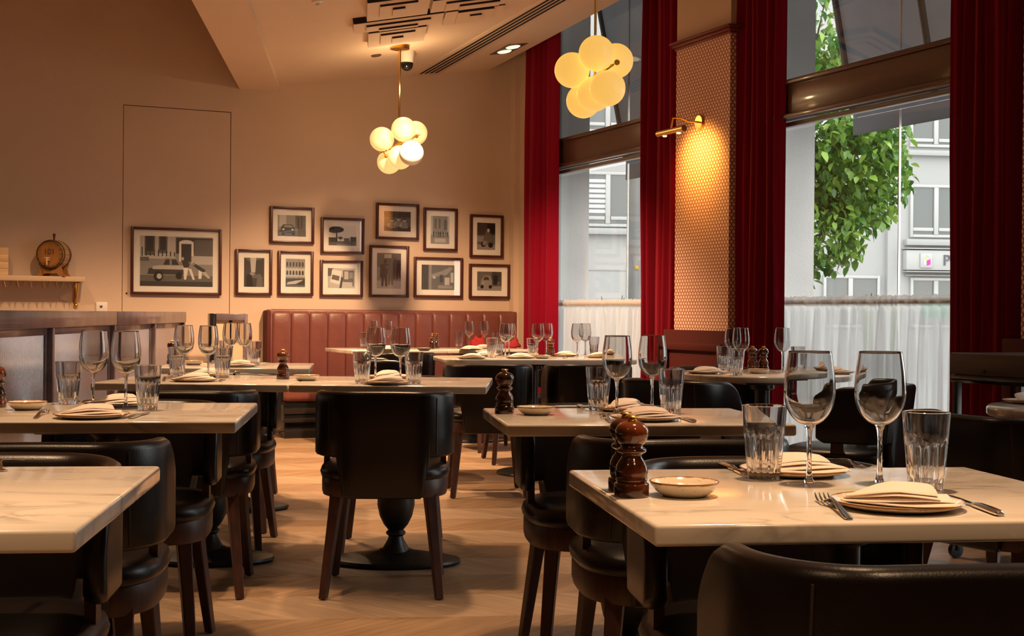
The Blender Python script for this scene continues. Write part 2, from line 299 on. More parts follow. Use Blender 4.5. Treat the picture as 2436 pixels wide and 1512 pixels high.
# ------------------------------------------------------------------ mesh builder
class MB:
    def __init__(s): s.v = []; s.f = []; s.m = []; s.uv = {}
    def add(s, v, f, mi=0):
        o = len(s.v); s.v += [tuple(p) for p in v]
        s.f += [tuple(i+o for i in q) for q in f]; s.m += [mi]*len(f); return s
    def box(s, x0, x1, y0, y1, z0, z1, mi=0, T=None):
        v = [(x0, y0, z0), (x1, y0, z0), (x1, y1, z0), (x0, y1, z0), (x0, y0, z1), (x1, y0, z1), (x1, y1, z1), (x0, y1, z1)]
        if T: v = [T(*p) for p in v]
        return s.add(v, [(0, 3, 2, 1), (4, 5, 6, 7), (0, 1, 5, 4), (1, 2, 6, 5), (2, 3, 7, 6), (3, 0, 4, 7)], mi)
    def bbox(s, x0, x1, y0, y1, z0, z1, b=.004, mi=0, seg=2):
        bm = bmesh.new(); bmesh.ops.create_cube(bm, size=1)
        for v in bm.verts: v.co = Vector(((x0+x1)/2+v.co.x*(x1-x0), (y0+y1)/2+v.co.y*(y1-y0), (z0+z1)/2+v.co.z*(z1-z0)))
        bmesh.ops.bevel(bm, geom=list(bm.edges), offset=b, segments=seg, profile=.5, affect='EDGES')
        bm.verts.index_update(); s.add([v.co[:] for v in bm.verts], [[v.index for v in f.verts] for f in bm.faces], mi); bm.free(); return s
    def lathe(s, prof, n=32, mi=0, mod=None, c=(0, 0, 0), close=False):
        rows = []; v = []; f = []
        for k, (r, z) in enumerate(prof):
            if r < 1e-6: rows.append([len(v)]); v.append((c[0], c[1], c[2]+z)); continue
            row = []
            for i in range(n):
                a = 2*math.pi*i/n; q = r*(mod(a, k, z) if mod else 1)
                row.append(len(v)); v.append((c[0]+q*math.cos(a), c[1]+q*math.sin(a), c[2]+z))
            rows.append(row)
        pr = list(zip(rows, rows[1:]))
        if close: pr.append((rows[-1], rows[0]))
        for a, b in pr:
            for i in range(n):
                j = (i+1) % n
                if len(a) == 1 and len(b) == 1: continue
                if len(a) == 1: f.append((a[0], b[j], b[i]))
                elif len(b) == 1: f.append((a[i], a[j], b[0]))
                else: f.append((a[i], a[j], b[j], b[i]))
        return s.add(v, f, mi)
    def tube(s, pts, r, n=8, mi=0, cap=True):
        pts = [Vector(p) for p in pts]; v = []; f = []; up = None
        for i, p in enumerate(pts):
            t = (pts[min(i+1, len(pts)-1)]-pts[max(i-1, 0)]).normalized()
            if up is None: up = t.orthogonal().normalized()
            up = (up-t*up.dot(t)); up = up.normalized() if up.length > 1e-6 else t.orthogonal().normalized()
            b = t.cross(up); rr = r[i] if isinstance(r, (list, tuple)) else r
            for k in range(n):
                a = 2*math.pi*k/n; v.append(p+(up*math.cos(a)+b*math.sin(a))*rr)
        for i in range(len(pts)-1):
            for k in range(n):
                j = (k+1) % n; f.append((i*n+k, i*n+j, (i+1)*n+j, (i+1)*n+k))
        if cap: f += [tuple(range(n))[::-1], tuple(range((len(pts)-1)*n, len(pts)*n))]
        return s.add(v, f, mi)
    def sphere(s, c, r, n=24, mi=0, sz=1):
        k = n//2
        return s.lathe([(r*math.sin(math.pi*i/k) if 0 < i < k else 0, -r*sz*math.cos(math.pi*i/k)) for i in range(k+1)], n, mi, c=c)
    def prism(s, poly, z0, z1, mi=0, T=None):
        n = len(poly); v = [(x, y, z0) for x, y in poly]+[(x, y, z1) for x, y in poly]
        if T: v = [T(*p) for p in v]
        return s.add(v, [tuple(range(n))[::-1], tuple(range(n, 2*n))]+[(i, (i+1) % n, n+(i+1) % n, n+i) for i in range(n)], mi)
    def grid(s, rows, mi=0, closeU=False):
        n = len(rows[0]); v = [p for r in rows for p in r]; f = []
        for i in range(len(rows)-1):
            for k in range(n if closeU else n-1):
                j = (k+1) % n; f.append((i*n+k, i*n+j, (i+1)*n+j, (i+1)*n+k))
        return s.add(v, f, mi)
    def data(s, name, mats, smooth=True, angle=35):
        me = bpy.data.meshes.new(name); me.from_pydata(s.v, [], s.f)
        for m in (mats if isinstance(mats, (list, tuple)) else [mats]): me.materials.append(M[m])
        me.polygons.foreach_set('material_index', s.m)
        bm = bmesh.new(); bm.from_mesh(me); bmesh.ops.recalc_face_normals(bm, faces=bm.faces)
        if smooth:
            for f in bm.faces: f.smooth = True
            for e in bm.edges:
                if len(e.link_faces) == 2 and e.calc_face_angle(0) > R(angle): e.smooth = False
        bm.to_mesh(me); bm.free()
        return me
def link(name, me, parent=None, loc=(0, 0, 0), rz=0, mw=None):
    o = bpy.data.objects.new(name, me); COL.objects.link(o)
    if mw is not None: o.matrix_world = mw
    else: o.location = loc; o.rotation_euler = (0, 0, rz)
    if parent: o.parent = parent
    return o
def tag(o, label, cat, group=None):
    o['label'] = label; o['category'] = cat
    if group: o['group'] = group
    return o
def thing(name, label, cat, loc=(0, 0, 0), rz=0, group=None, mw=None):
    return tag(link(name, None, None, loc, rz, mw), label, cat, group)
def struct(name, me, loc=(0, 0, 0), rz=0, parent=None):
    o = link(name, me, parent, loc, rz)
    if not parent: o['kind'] = 'structure'
    return o
_cache = {}
def cached(key, fn):
    if key not in _cache: _cache[key] = fn()
    return _cache[key]
def place(kind, loc, rz, label, cat, group=None, key=None): # an instance of a kind: its own Empty or mesh, shared mesh data
    parts = cached(key or kind, KINDS[key or kind])
    if len(parts) == 1 and parts[0][0] == kind:
        return tag(link(kind, parts[0][1], None, loc, rz), label, cat, group)
    t = thing(kind, label, cat, loc, rz, group)
    made = {}
    for i, p in enumerate(parts):
        par = made[p[2]] if len(p) > 2 and p[2] is not None else t
        made[i] = link(p[0], p[1], par)
        if len(p) > 3 and p[3]: made[i]['label'] = p[3]
    return t
KINDS = {}

# ================================================================== THE ROOM
def wl(px, py): return wc(onwall(px, py))                 # (x along back wall, out, z)
# floor slab and chevron planks
fl = struct('floor', MB().box(-9, 9, -5, 14, -.12, -.004).data('floor', 'seam', False))
PB, PWD, PANG = .36, .10, R(45)                          # band depth, plank width, slant
def plank_data(sgn, h=.004):
    sh = sgn*PB/math.tan(PANG); g = .0002; b = .0007
    lo = [(0, 0), (PWD, 0), (PWD+sh, PB), (sh, PB)]
    c = Vector((sum(p[0] for p in lo)/4, sum(p[1] for p in lo)/4))
    def ins(d): return [(p[0]+(d if p[0] < c.x-sh*(.5-p[1]/PB) else -d), p[1]+(d if p[1] < c.y else -d)) for p in lo]
    a, t = ins(g), ins(g+b)
    v = [(x, y, -h) for x, y in a]+[(x, y, -.0006) for x, y in a]+[(x, y, 0) for x, y in t]
    f = [(i, (i+1) % 4, 4+(i+1) % 4, 4+i) for i in range(4)]+[(4+i, 4+(i+1) % 4, 8+(i+1) % 4, 8+i) for i in range(4)]+[(8, 9, 10, 11)]
    return v, f, sh
def plank_uv(me, sgn):
    d = Vector((sgn*PB/math.tan(PANG), PB)).normalized(); n = Vector((d.y, -d.x)); uvl = me.uv_layers.new(name='UVMap')
    for l in me.loops:
        co = me.vertices[l.vertex_index].co; uvl.data[l.index].uv = (co.x*d.x+co.y*d.y, co.x*n.x+co.y*n.y)
pm = {}
for sg in (1, -1):
    v, f, sh = plank_data(sg); me = MB().add(v, f).data('plank', 'oak' if sg > 0 else 'oak_sheen', False); plank_uv(me, sg); pm[sg] = me
cells = []
O = Vector((-1.0, 3.0, 0))
for kb in range(-22, 30):
    sg = 1 if kb % 2 else -1
    for i in range(-90, 100):
        p = O+TL*(i*PWD)+TD*(kb*PB)
        c = p+TD*(PB/2)+TL*(PWD/2+sg*PB/math.tan(PANG)/2)
        if (c-CORNER).dot(WN) < .15 or (c-CORNER).dot(SO) > -.01 or c.x < -8.5 or c.y < -4.0: continue
        sxp = CX+F_PX*c.x/max(c.y, .1)
        vis = 4.1 < c.y < 10.8 and 250 < sxp < 2350
        aisle = -1.15 < c.x+.11*(c.y-4) < .35
        cells.append((0 if vis and aisle else 1 if vis else 2, c.y, sg, p))
cells.sort(key=lambda q: q[:2])
for q in cells[:300]: link('plank', pm[q[2]], fl, q[3], TROT)
mb = MB(); uvs = []
for q in cells[300:]:
    v, f, sh = plank_data(q[2]); T = Matrix.Translation(q[3]) @ Matrix.Rotation(TROT, 4, 'Z')
    mb.add([(T @ Vector(p)) for p in v], f, 0 if q[2] > 0 else 1)
me = mb.data('planks', ['oak', 'oak_sheen'], False); uvl = me.uv_layers.new(name='UVMap')
vs = []
for q in cells[300:]:
    v, f, sh = plank_data(q[2]); d = Vector((sh, PB)).normalized()
    vs += [(p[0]*d.x+p[1]*d.y, p[0]*d.y-p[1]*d.x) for p in v]
for l in me.loops: uvl.data[l.index].uv = vs[l.vertex_index]
o = link('planks', me, fl); o['kind'] = 'stuff'

# back wall with a flush jib door
dl, dt = wl(293, 500)[0], wl(293, 250)[2]; dr = wl(547, 500)[0]
H = 4.9
wb = MB().box(-9.5, dl-.005, 0, .16, 0, H).box(dl-.005, dr+.005, 0, .16, dt+.006, H).box(dr+.005, .5, 0, .16, 0, H)
struct('wall_back', wb.data('wall_back', 'wall', False), CORNER, WROT)
d1 = struct('door_1', MB().box(dl, dr, .003, .045, .01, dt).data('door_1', 'wall', False), CORNER, WROT)
link('door_gap', MB().box(dl-.02, dr+.02, .06, .16, 0, dt+.02).data('door_gap', 'seam', False), d1)
kx, _, kz = wl(301, 697)
link('keyhole', MB().lathe([(0, 0), (.007, 0), (.007, .004), (0, .004)], 12).data('keyhole', 'seam'), d1, (kx, 0, kz)).rotation_euler = (R(90), 0, 0)
# unseen sides of the room
def seg_wall(name, a, b, th=.15, h=H):
    a, b = Vector(a), Vector(b); d = (b-a); rz = math.atan2(d.y, d.x)
    return struct(name, MB().box(0, d.length, 0, th, 0, h).data(name, 'wall', False), (a.x, a.y, 0), rz)
farL = CORNER+WD*-9.4
seg_wall('wall_left', (farL.x, -4.2, 0), (farL.x, farL.y+.2, 0))
seg_wall('wall_rear', (farL.x-.1, -4.2, 0), (8.2, -4.2, 0), -.15)
# window wall, drawn in its own frame (s, w, z)
S1L, S1R = sx(1331, .12), sx(1532, .1)+.30
S2L, S2R = sx(1851, .12), sx(2262, .1)+.34
S3L, S3R = S2R+1.25, S2R+3.1
WOUT = .40
rw = MB()
for a, b in ((-.5, S1L), (S1R, S2L), (S2R, S3L), (S3R, 18.2)):
    rw.box(a, b, 0, .12, 0, H)
for a, b in ((S1L, S1R), (S2L, S2R), (S3L, S3R)): rw.box(a, b, 0, .12, 4.45, H)
rw.box(-.0, .10, -.05, 0, 0, H)
struct('wall_right', rw.data('wall_right', 'wall', False), CORNER, SROT)
so = MB()
for a, b in ((-3.5, S1L), (S1R, S2L), (S2R, S3L), (S3R, 18.2)): so.box(a, b, .121, WOUT, -.1, 7)
so.box(-3.5, 18.2, .121, WOUT, 4.46, 7)
struct('wall_street', so.data('wall_street', 'concrete', False), CORNER, SROT)
# windows: two lights above and below a bronze transom
def window(n, a, b, joint_px):
    zt0 = onwin(2263, 208, .05)[1]; zt1 = onwin(2263, 98, .05)[1]
    root = struct('window_%d' % n, MB().box(a, b, .03, .11, 0, .05).box(a, b, .03, .11, 4.40, 4.45).box(a, a+.035, .03, .11, .05, 4.4).box(b-.035, b, .03, .11, .05, 4.4).data('window_frame', 'facadetrim', False), CORNER, SROT)
    t = MB().bbox(a, b, -.02, .11, zt0+.035, zt1-.03, .006).bbox(a, b, -.045, .05, zt0, zt0+.034, .008).bbox(a, b, -.035, .05, zt1-.029, zt1, .006)
    link('transom', t.data('transom', 'bronze'), root)
    link('head_strip', MB().bbox(a, b, .045, .115, zt0-.024, zt0-.001, .004).bbox(a, b, .04, .05, zt0-.032, zt0-.024, .002).data('head_strip', 'facadetrim'), root)
    j = sx(joint_px, .1) if joint_px else (a+b)/2
    for z0, z1 in ((.05, zt0-.05), (zt1, 4.4)):
        for x0, x1 in ((a+.03, j-.003), (j+.003, b-.03)):
            link('pane', MB().box(x0, x1, .092, .102, z0, z1).data('pane', 'pane', False), root)
        link('glazing_joint', MB().box(j-.003, j+.003, .09, .104, z0, z1).data('glazing_joint', 'steel', False), root)
    return zt0, zt1
ZT0, ZT1 = window(1, S1L, S1R, 1492)
window(2, S2L, S2R, 2138); window(3, S3L, S3R, None)

# wallpapered pier between the windows (and the start of the next one)
def pier(n, a, b, label_sconce=False):
    wf = -.13
    ztop = onwin(1729, 82, wf)[1]; zcor = onwin(1729, 62, wf)[1]; zw = onwin(1660, 785, wf)[1]
    root = struct('wall_pier_%d' % n, MB().box(a, b, wf+.003, 0, zcor-.02, H).data('wall_pier', 'wall', False), CORNER, SROT)
    v = [(a, wf, zw), (b, wf, zw), (b, wf, ztop), (a, wf, ztop), (b, 0, zw), (b, 0, ztop), (a, 0, zw), (a, 0, ztop)]
    f = [(0, 1, 2, 3), (1, 4, 5, 2), (6, 0, 3, 7), (4, 6, 7, 5)]
    m = MB().add(v, f).data('wallpaper', 'wallpaper', False); uvl = m.uv_layers.new(name='UVMap')
    for l in m.loops:
        co = m.vertices[l.vertex_index].co; uvl.data[l.index].uv = (co.x+co.y, co.z)
    link('wallpaper', m, root)
    cm = MB()
    for k, (e, q0, q1) in enumerate(((.012, 0, .35), (.026, .3, .72), (.042, .7, 1))):
        h = zcor-ztop; cm.bbox(a-e, b+e, wf-e, .0, ztop+h*q0, ztop+h*q1, .006)
    link('cornice', cm.data('cornice', 'cornice'), root)
    wm = MB().bbox(a-.09, b+.02, wf-.035, 0, 0, zw, .006)
    link('wainscot', wm.data('wainscot', 'darkpaint'), root)
    pn = MB(); i0, i1, j0, j1 = a-.01, b-.06, .18, zw-.14
    for x0, x1, z0, z1 in ((i0-.05, i0, j0-.05, j1+.05), (i1, i1+.05, j0-.05, j1+.05), (i0, i1, j1, j1+.05), (i0, i1, j0-.05, j0)):
        pn.bbox(x0, x1, wf-.055, wf-.034, z0, z1, .005)
    link('panel_moulding', pn.data('panel_moulding', 'darkpaint'), root)
    return wf, zw
PA, PBs = sx(1604, -.13), sx(1732, -.13)
pier(1, PA, PBs)
pier(2, sx(2429, -.13), sx(2429, -.13)+.75)

# ceiling: a gently raked lit ceiling from the beam to the window soffit, a higher flat one to the left
A0 = onwall(667, 205, .0); B0 = onwall(1165, 166, .0)
CN = TD.cross(B0-A0).normalized()
if CN.z < 0: CN = -CN
CL = TD.cross(CN).normalized()                             # rising to the right
if CL.x < 0: CL = -CL
def onceil(px, py): return onplane(px, py, A0, CN)
def cz(p): p = Vector((p.x, p.y, 0)); return (A0.dot(CN)-p.x*CN.x-p.y*CN.y)/CN.z
def cpt(x, y): return Vector((x, y, (A0.dot(CN)-x*CN.x-y*CN.y)/CN.z))
a1 = A0+TD*.4; a2 = A0-TD*16.5; b1 = B0-SD*.3; b2 = B0+SD*17.2; wl2 = B0-WN*.2
quad = [cpt(p.x, p.y) for p in (a1, a2, b2, b1)]
mb = MB(); mb.add([p for p in quad]+[p+Vector((0, 0, .28)) for p in quad], [(0, 1, 2, 3), (7, 6, 5, 4), (0, 4, 5, 1), (1, 5, 6, 2), (2, 6, 7, 3), (3, 7, 4, 0)])
struct('ceiling', mb.data('ceiling', 'ceil', False))
P5 = onwall(570, 212); P6 = onwall(667, 215); zb = (P5.z+P6.z)/2-.005
for p in (P5, P6): p.z = zb
bq = [P5+TD*.3, P5-TD*16.5, P6-TD*16.5, P6+TD*.3]
struct('trim_beam', MB().add([p for p in bq]+[Vector((p.x, p.y, H)) for p in bq], [(0, 1, 2, 3), (7, 6, 5, 4), (0, 4, 5, 1), (1, 5, 6, 2), (2, 6, 7, 3), (3, 7, 4, 0)]).data('trim_beam', 'ceil', False))
hp = [farL+WN*-.1-WD*.4, CORNER+WN*-.16+SO*.1, CORNER+SD*18.2+SO*.1, Vector((-13, -5, 0))]
struct('ceiling_high', MB().prism([(p.x, p.y) for p in hp], 4.75, 4.9).data('ceiling_high', 'ceil', False))
CM = Matrix(((CL.x, TD.x, CN.x, 0), (CL.y, TD.y, CN.y, 0), (CL.z, TD.z, CN.z, 0), (0, 0, 0, 1)))   # ceiling axes
def ceil_mw(p): m = CM.copy(); m.translation = p; return m
def cl_local(p, o): q = p-o; return q.dot(CL), q.dot(TD)
# stepped relief panels
org = onceil(975, 60)
rel = thing('ceiling_relief', 'cream ceiling relief of stepped square panels above the left globe pendant', 'ceiling ornament', mw=ceil_mw(org))
def zz(x, y, d=0): return cl_local(onplane(820+x/6.09, y/6.09, A0-CN*d, CN), org)
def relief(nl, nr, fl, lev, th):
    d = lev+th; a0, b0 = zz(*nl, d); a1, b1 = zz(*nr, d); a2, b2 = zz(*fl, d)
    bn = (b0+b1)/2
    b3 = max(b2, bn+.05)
    me = MB().box(a0, a1, bn+.004, b3, -lev-th, -lev+.002).box(a0+.002, a1-.002, bn, bn+.004, -lev-th+.002, -lev+.002, 1).data('relief_panel', ['ceil', 'slot'], False)  # second box is the shaded near edge, its shade painted in dark colour
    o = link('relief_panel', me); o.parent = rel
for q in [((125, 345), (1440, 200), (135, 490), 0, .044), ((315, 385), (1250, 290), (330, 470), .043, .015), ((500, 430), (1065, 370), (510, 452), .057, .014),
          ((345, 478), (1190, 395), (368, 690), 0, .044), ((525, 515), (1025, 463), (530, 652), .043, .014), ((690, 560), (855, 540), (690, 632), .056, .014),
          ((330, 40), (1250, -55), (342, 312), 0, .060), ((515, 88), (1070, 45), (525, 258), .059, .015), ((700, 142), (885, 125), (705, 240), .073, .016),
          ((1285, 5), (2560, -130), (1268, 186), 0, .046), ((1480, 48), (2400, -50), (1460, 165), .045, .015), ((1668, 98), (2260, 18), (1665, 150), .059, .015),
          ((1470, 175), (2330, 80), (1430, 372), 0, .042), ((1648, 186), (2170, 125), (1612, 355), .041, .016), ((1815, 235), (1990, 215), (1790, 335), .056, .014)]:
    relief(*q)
# slot air grille along the window side
ga, gb = onceil(1000, 174), onceil(1300, 0)
gd = (gb-ga).normalized(); gn = gd.cross(CN).normalized()
if gn.x < 0: gn = -gn
gm = Matrix(((gd.x, gn.x, CN.x, ga.x), (gd.y, gn.y, CN.y, ga.y), (gd.z, gn.z, CN.z, ga.z), (0, 0, 0, 1)))
gw = (onceil(1036, 171.5)-ga).dot(gn)
gr = thing('air_grille', 'long ceiling air grille of four dark slots running beside the windows', 'vent', mw=gm)
mbg = MB(); 
link('grille_frame', MB().bbox(-.12, 9.5, -.07, gw+.07, -.006, .004, .002).data('grille_frame', 'ceil'), gr)
for k in range(4):
    y = gw*k/3; link('slot', MB().box(0, 9.4, y-.0125, y+.0125, -.009, -.0062).data('slot', 'slot', False), gr)
# twin downlight, detector, sprinkler, dome camera
p = onceil(1210, 116); m4 = gm.copy(); m4.translation = p
dlt = thing('twin_downlight', 'recessed square twin downlight glowing in the ceiling near the left window', 'downlight', mw=m4)
link('housing', MB().box(-.19, .19, -.09, .09, -.004, .01).data('housing', 'hoop', False), dlt)
for x in (-.085, .085):
    b = link('lamp', MB().lathe([(0, -.012), (.05, -.012), (.062, -.005), (.062, 0)], 20).data('lamp', 'lamp'), dlt, (x, 0, 0))
p = onceil(895, 131)
tag(link('ceiling_disc', MB().lathe([(0, -.010), (.034, -.010), (.042, -.004), (.042, 0)], 24).data('ceiling_disc', 'hoop'), None, mw=ceil_mw(p)), 'small dark round disc on the ceiling left of the dome camera', 'detector')
p = onceil(755, 3)
tag(link('sprinkler_head', MB().lathe([(0, -.03), (.012, -.03), (.014, -.012), (.035, -.006), (.035, 0)], 20).data('sprinkler_head', 'porcelain_white'), None, mw=ceil_mw(p)), 'tiny white sprinkler cap on the ceiling right of the beam', 'sprinkler')
p = onceil(968, 124)
dc = thing('dome_camera', 'white dome security camera hanging from the ceiling beside the pendant rod', 'security camera', p)
link('housing', MB().lathe([(0, .02), (.062, .02), (.062, -.01), (.055, -.06), (.052, -.085), (0, -.085)], 28).data('housing', 'porcelain_white'), dc)
link('dome', MB().lathe([(.05, -.084), (.051, -.10), (.043, -.128), (.024, -.146), (0, -.152)], 28).data('dome', 'blackgloss'), dc)

# ------------------------------------------------------------------ pendants
def pendant(label, canopy_px, rod_bottom_py, globes, rpx, mats, depth_hint=None, zcap=None):
    p = onceil(*canopy_px) if depth_hint is None else None
    if p is None:
        q = atY(canopy_px[0], rod_bottom_py, depth_hint); p = cpt(q.x, q.y)
    Y = p.y; s = Y/F_PX
    t = thing('globe_pendant', label, 'pendant lamp', p)
    def loc(px, py, dy=0):
        q = atY(px, py, Y+dy); return q-p
    link('canopy', MB().lathe([(0, -.03), (.05, -.03), (.075, -.024), (.078, .0), (.078, .02)], 32).data('canopy', 'brass'), t)
    rb = loc(canopy_px[0]-.7, rod_bottom_py)
    link('rod', MB().tube([(0, 0, -.02), (0, 0, -.22)], .011, 12).tube([(0, 0, -.22), (0, 0, rb.z)], .0075, 12).data('rod', 'brass'), t)
    e0, e1 = loc(*globes['rod'][0]), loc(*globes['rod'][1])
    bt = MB().tube([e0, (e0+e1)/2, e1], .008, 10)
    rg = rpx*s; cs = []
    for (px, py, dy) in globes['c']: cs.append(loc(px, py, dy))
    for c in cs:
        ax = e1-e0; k = max(.03, min(.97, (c-e0).dot(ax)/ax.length_squared)); q = e0+ax*k
        bt.tube([q, q+(c-q)*(1-rg*.97/(c-q).length)], .006, 8)
    link('branch', bt.data('branch', 'brass'), t)
    for i, c in enumerate(cs):
        g = link('globe', MB().sphere((0, 0, 0), rg, 40).data('globe', mats[i]), t, c)
        if mats[i] == 'globe_off': g['label'] = 'unlit milky white globe'
        ax = e1-e0; k = max(.03, min(.97, (c-e0).dot(ax)/ax.length_squared)); q = (e0+ax*k-c)
        d = q.normalized()
        link('collar', MB().tube([d*rg*.95, d*rg*1.05], rg*.16, 16).data('collar', 'brass'), g)
    return t, p, s
gl1 = {'rod': [(902, 364), (999, 319)], 'c': [(908.6, 331, 0), (960, 307.7, -.09), (988, 316.6, .08), (978.5, 363.8, -.17), (952, 373.7, 0), (925.5, 385, .17)]}
t1, pp1, s1 = pendant('far brass pendant with six globes, one unlit, hanging before the picture wall', (951, 110), 345, gl1, 29, ['globe_far']*3+['globe_off']+['globe_far']*2)
gl2 = {'rod': [(1378, 205), (1470, 146)], 'c': [(1361, 167, 0), (1419, 127, -.09), (1465, 145, .08), (1445, 210, -.17), (1414, 223, 0), (1388, 240, .17)]}
t2, pp2, s2 = pendant('near brass pendant with six lit globes hanging in front of the left window', (1415.5, 0), 180, gl2, 42, ['globe_near']*6, depth_hint=pp1.y*29/42)
for tt in (t1,):
    l = bpy.data.lights.new('pendant_glow', 'POINT'); l.energy = 4.5; l.color = (1, .66, .34); l.shadow_soft_size = .05
    o = bpy.data.objects.new('pendant_glow', l); COL.objects.link(o); o.location = tt.location+Vector((.03, -.03, -.33))

# ------------------------------------------------------------------ curtains, sheers, sconce
def curtain(label, s0, s1, wv, z1=4.4, n=5, amp=.075, seed=0):
    rnd = random.Random(seed); L = s1-s0; cols = n*14; fr = []; bk = []
    ph = [rnd.uniform(.45, 1.25) for _ in range(n+1)]; cutp = [0]
    for _ in range(n): cutp.append(cutp[-1]+rnd.uniform(.6, 1.5))
    cutp = [q/cutp[-1]*n for q in cutp]
    zs = [.02, .6, 1.2, 1.9, 2.6, 3.3, 4.0, z1]
    rows = []
    for z in zs:
        a = []; bb = []
        for i in range(cols+1):
            u = i/cols*n; k = max(q for q in range(n) if cutp[q] <= u+1e-9); fx = min(1, (u-cutp[k])/(cutp[k+1]-cutp[k]))
            d = amp*ph[k]*(math.sin(fx*math.pi)**1.3-.5)*(1-.12*math.sin(z*1.7+k))+.010*math.sin(u*9.1+seed)*math.sin(fx*math.pi)
            x = i/cols*L+.012*math.sin(z*2.1+k*1.3)*math.sin(fx*math.pi)
            a.append((x, -d-.02, z)); bb.append((x, -d+.004-.02, z))
        rows.append(a+bb[::-1])
    me = MB().grid(rows, closeU=True).data('curtain', 'velvet', True, 60)
    return tag(link('curtain', me, None, WP(s0, wv, 0), SROT), label, 'curtain', None)
curtain('red velvet curtain at the corner, leftmost, touching the beige wall', sx(1247, -.08), sx(1324, -.08), -.08, seed=1, n=5)
curtain('red velvet curtain between the left window and the wallpapered pier', sx(1532, -.06), sx(1607, -.06)+.03, -.055, seed=2, n=5)
curtain('red velvet curtain right of the wallpapered pier, left edge of the large window', sx(1744, -.06), sx(1856, -.06), -.03, seed=3, n=6)
curtain('wide red velvet curtain at the right edge, behind the wooden console', sx(2262, -.08), sx(2428, -.08), -.08, seed=4, n=7)
def sheers(label, a, b, seed):
    rnd = random.Random(seed); zr = onwin(2055, 717, .03)[1]; L = b-a; n = int(L/.012); rows = []
    base = [(sum(math.sin(i*.012*f+p) * m for f, p, m in ((74, seed, .022), (127, seed*2.1, .012), (33, seed*.7, .012)))) for i in range(n+1)]
    fine = [rnd.uniform(-1, 1) for _ in range(n+1)]
    for z, kb, kf, off in ((zr+.034, .06, .007, .0), (zr+.020, .05, .006, -.012), (zr+.008, .05, .006, -.023), (zr-.008, .05, .006, -.023), (zr-.022, .05, .006, -.013), (zr-.034, .12, .008, -.002), (zr-.06, .45, .004, -.004), (zr-.3, .9, .002, -.006), (zr*.45, 1.1, .002, -.006), (.03, 1.3, .002, -.006)):
        rows.append([(i*.012, off+base[i]*kb+fine[i]*kf, z+(fine[i]*.006 if z > zr+.03 else 0)) for i in range(n+1)])
    t = thing('cafe_curtain', label, 'curtain', WP(a, .02, 0), SROT)
    link('sheer_panel', MB().grid(rows).data('sheer_panel', 'sheer', True, 180), t)
    link('curtain_rod', MB().tube([(-.02, 0, zr), (L+.02, 0, zr)], .014, 12).data('curtain_rod', 'brass'), t)
sheers('short white sheer cafe curtain gathered on a rod in the left window', S1L-.05, S1R, 3)
sheers('wide white sheer cafe curtain gathered on a rod in the right window', S2L-.05, S2R, 5)
# picture light on the pier
sp, szp = onwin(1667, 291, -.13)
sc = thing('picture_light', 'brass picture light glowing on the patterned wallpaper pier', 'wall lamp', WP(sp, -.13, szp), SROT)
link('backplate', MB().tube([(0, 0, 0), (0, -.02, 0)], [.052, .046], 24).data('backplate', 'brass'), sc)
link('arm', MB().tube([(0, -.02, 0), (0, -.10, .0), (0, -.16, .02), (0, -.22, .015), (0, -.235, -.06)], .006, 10).data('arm', 'brass'), sc)
link('lamp_tube', MB().tube([(-.17, -.235, -.075), (.17, -.235, -.075)], .021, 18).data('lamp_tube', 'brass'), sc)
for x in (-.09, .09): link('lamp', MB().lathe([(0, -.004), (.012, -.003), (.015, 0), (.015, .008)], 14).data('lamp', 'lamp'), sc, (x, -.23, -.10))
for x in (-.09, .09):
    q = WP(sp+x, -.13-.235, szp-.115)
    spot(q.x, q.y, q.z, 3.6, angle=125, blend=1, color=(1, .50, .09), radius=.05, aim=tuple(WP(sp+x*.5, -.13, szp-.24)))

# ================================================================== BACK WALL FURNISHINGS
def WB(x, out, z): return CORNER+WD*x+WN*out+Vector((0, 0, z))
# banquette: channelled back, seat, plinth
bx0 = wl(632, 740)[0]; bx1 = wl(1218, 740)[0]; bzt = wl(900, 733)[2]-.015; bL = bx1-bx0
bq_ = thing('banquette', 'oxblood red leather banquette with fluted back along the back wall', 'banquette', WB(bx0, 0, 0), WROT)
nch = 14; cw = (bL-.05)/nch
def channel():
    rows = []
    prof = []
    for i in range(9):
        a = math.pi*i/8; prof.append((-math.cos(a)*cw/2*.985, -.120-.014*math.sin(a)**.5))
    zs = [.42, .9, bzt-.05, bzt-.025, bzt-.008, bzt]
    for z in zs:
        k = 0 if z < bzt-.045 else (z-(bzt-.05))/.05
        rows.append([(x, y+.055*k*k, z) for x, y in prof])
    rows.append([(x, -.02, bzt) for x, y in prof])
    return MB().grid(rows).data('channel', 'red_leather', True, 75)
chm = channel()
for i in range(nch): link('channel', chm, bq_, (.03+cw*(i+.5), 0, 0))
link('back_board', MB().bbox(0, bL, -.113, -.0, .05, bzt-.004, .01).data('back_board', 'red_leather'), bq_)
link('end_panel', MB().bbox(-.025, .012, -.135, -.0, .05, bzt-.012, .012).data('end_panel', 'darkpaint'), bq_)
link('seat', MB().bbox(.0, bL, -.60, -.10, .30, .45, .045, seg=4).data('seat', 'red_leather'), bq_)
link('seat_base', MB().bbox(.01, bL-.01, -.57, -.05, .20, .30, .006).data('seat_base', 'blackgloss'), bq_)
link('plinth', MB().bbox(.03, bL-.03, -.53, -.05, .0, .13, .004).bbox(.02, bL-.02, -.56, -.05, .13, .20, .006).data('plinth', 'blackgloss'), bq_)

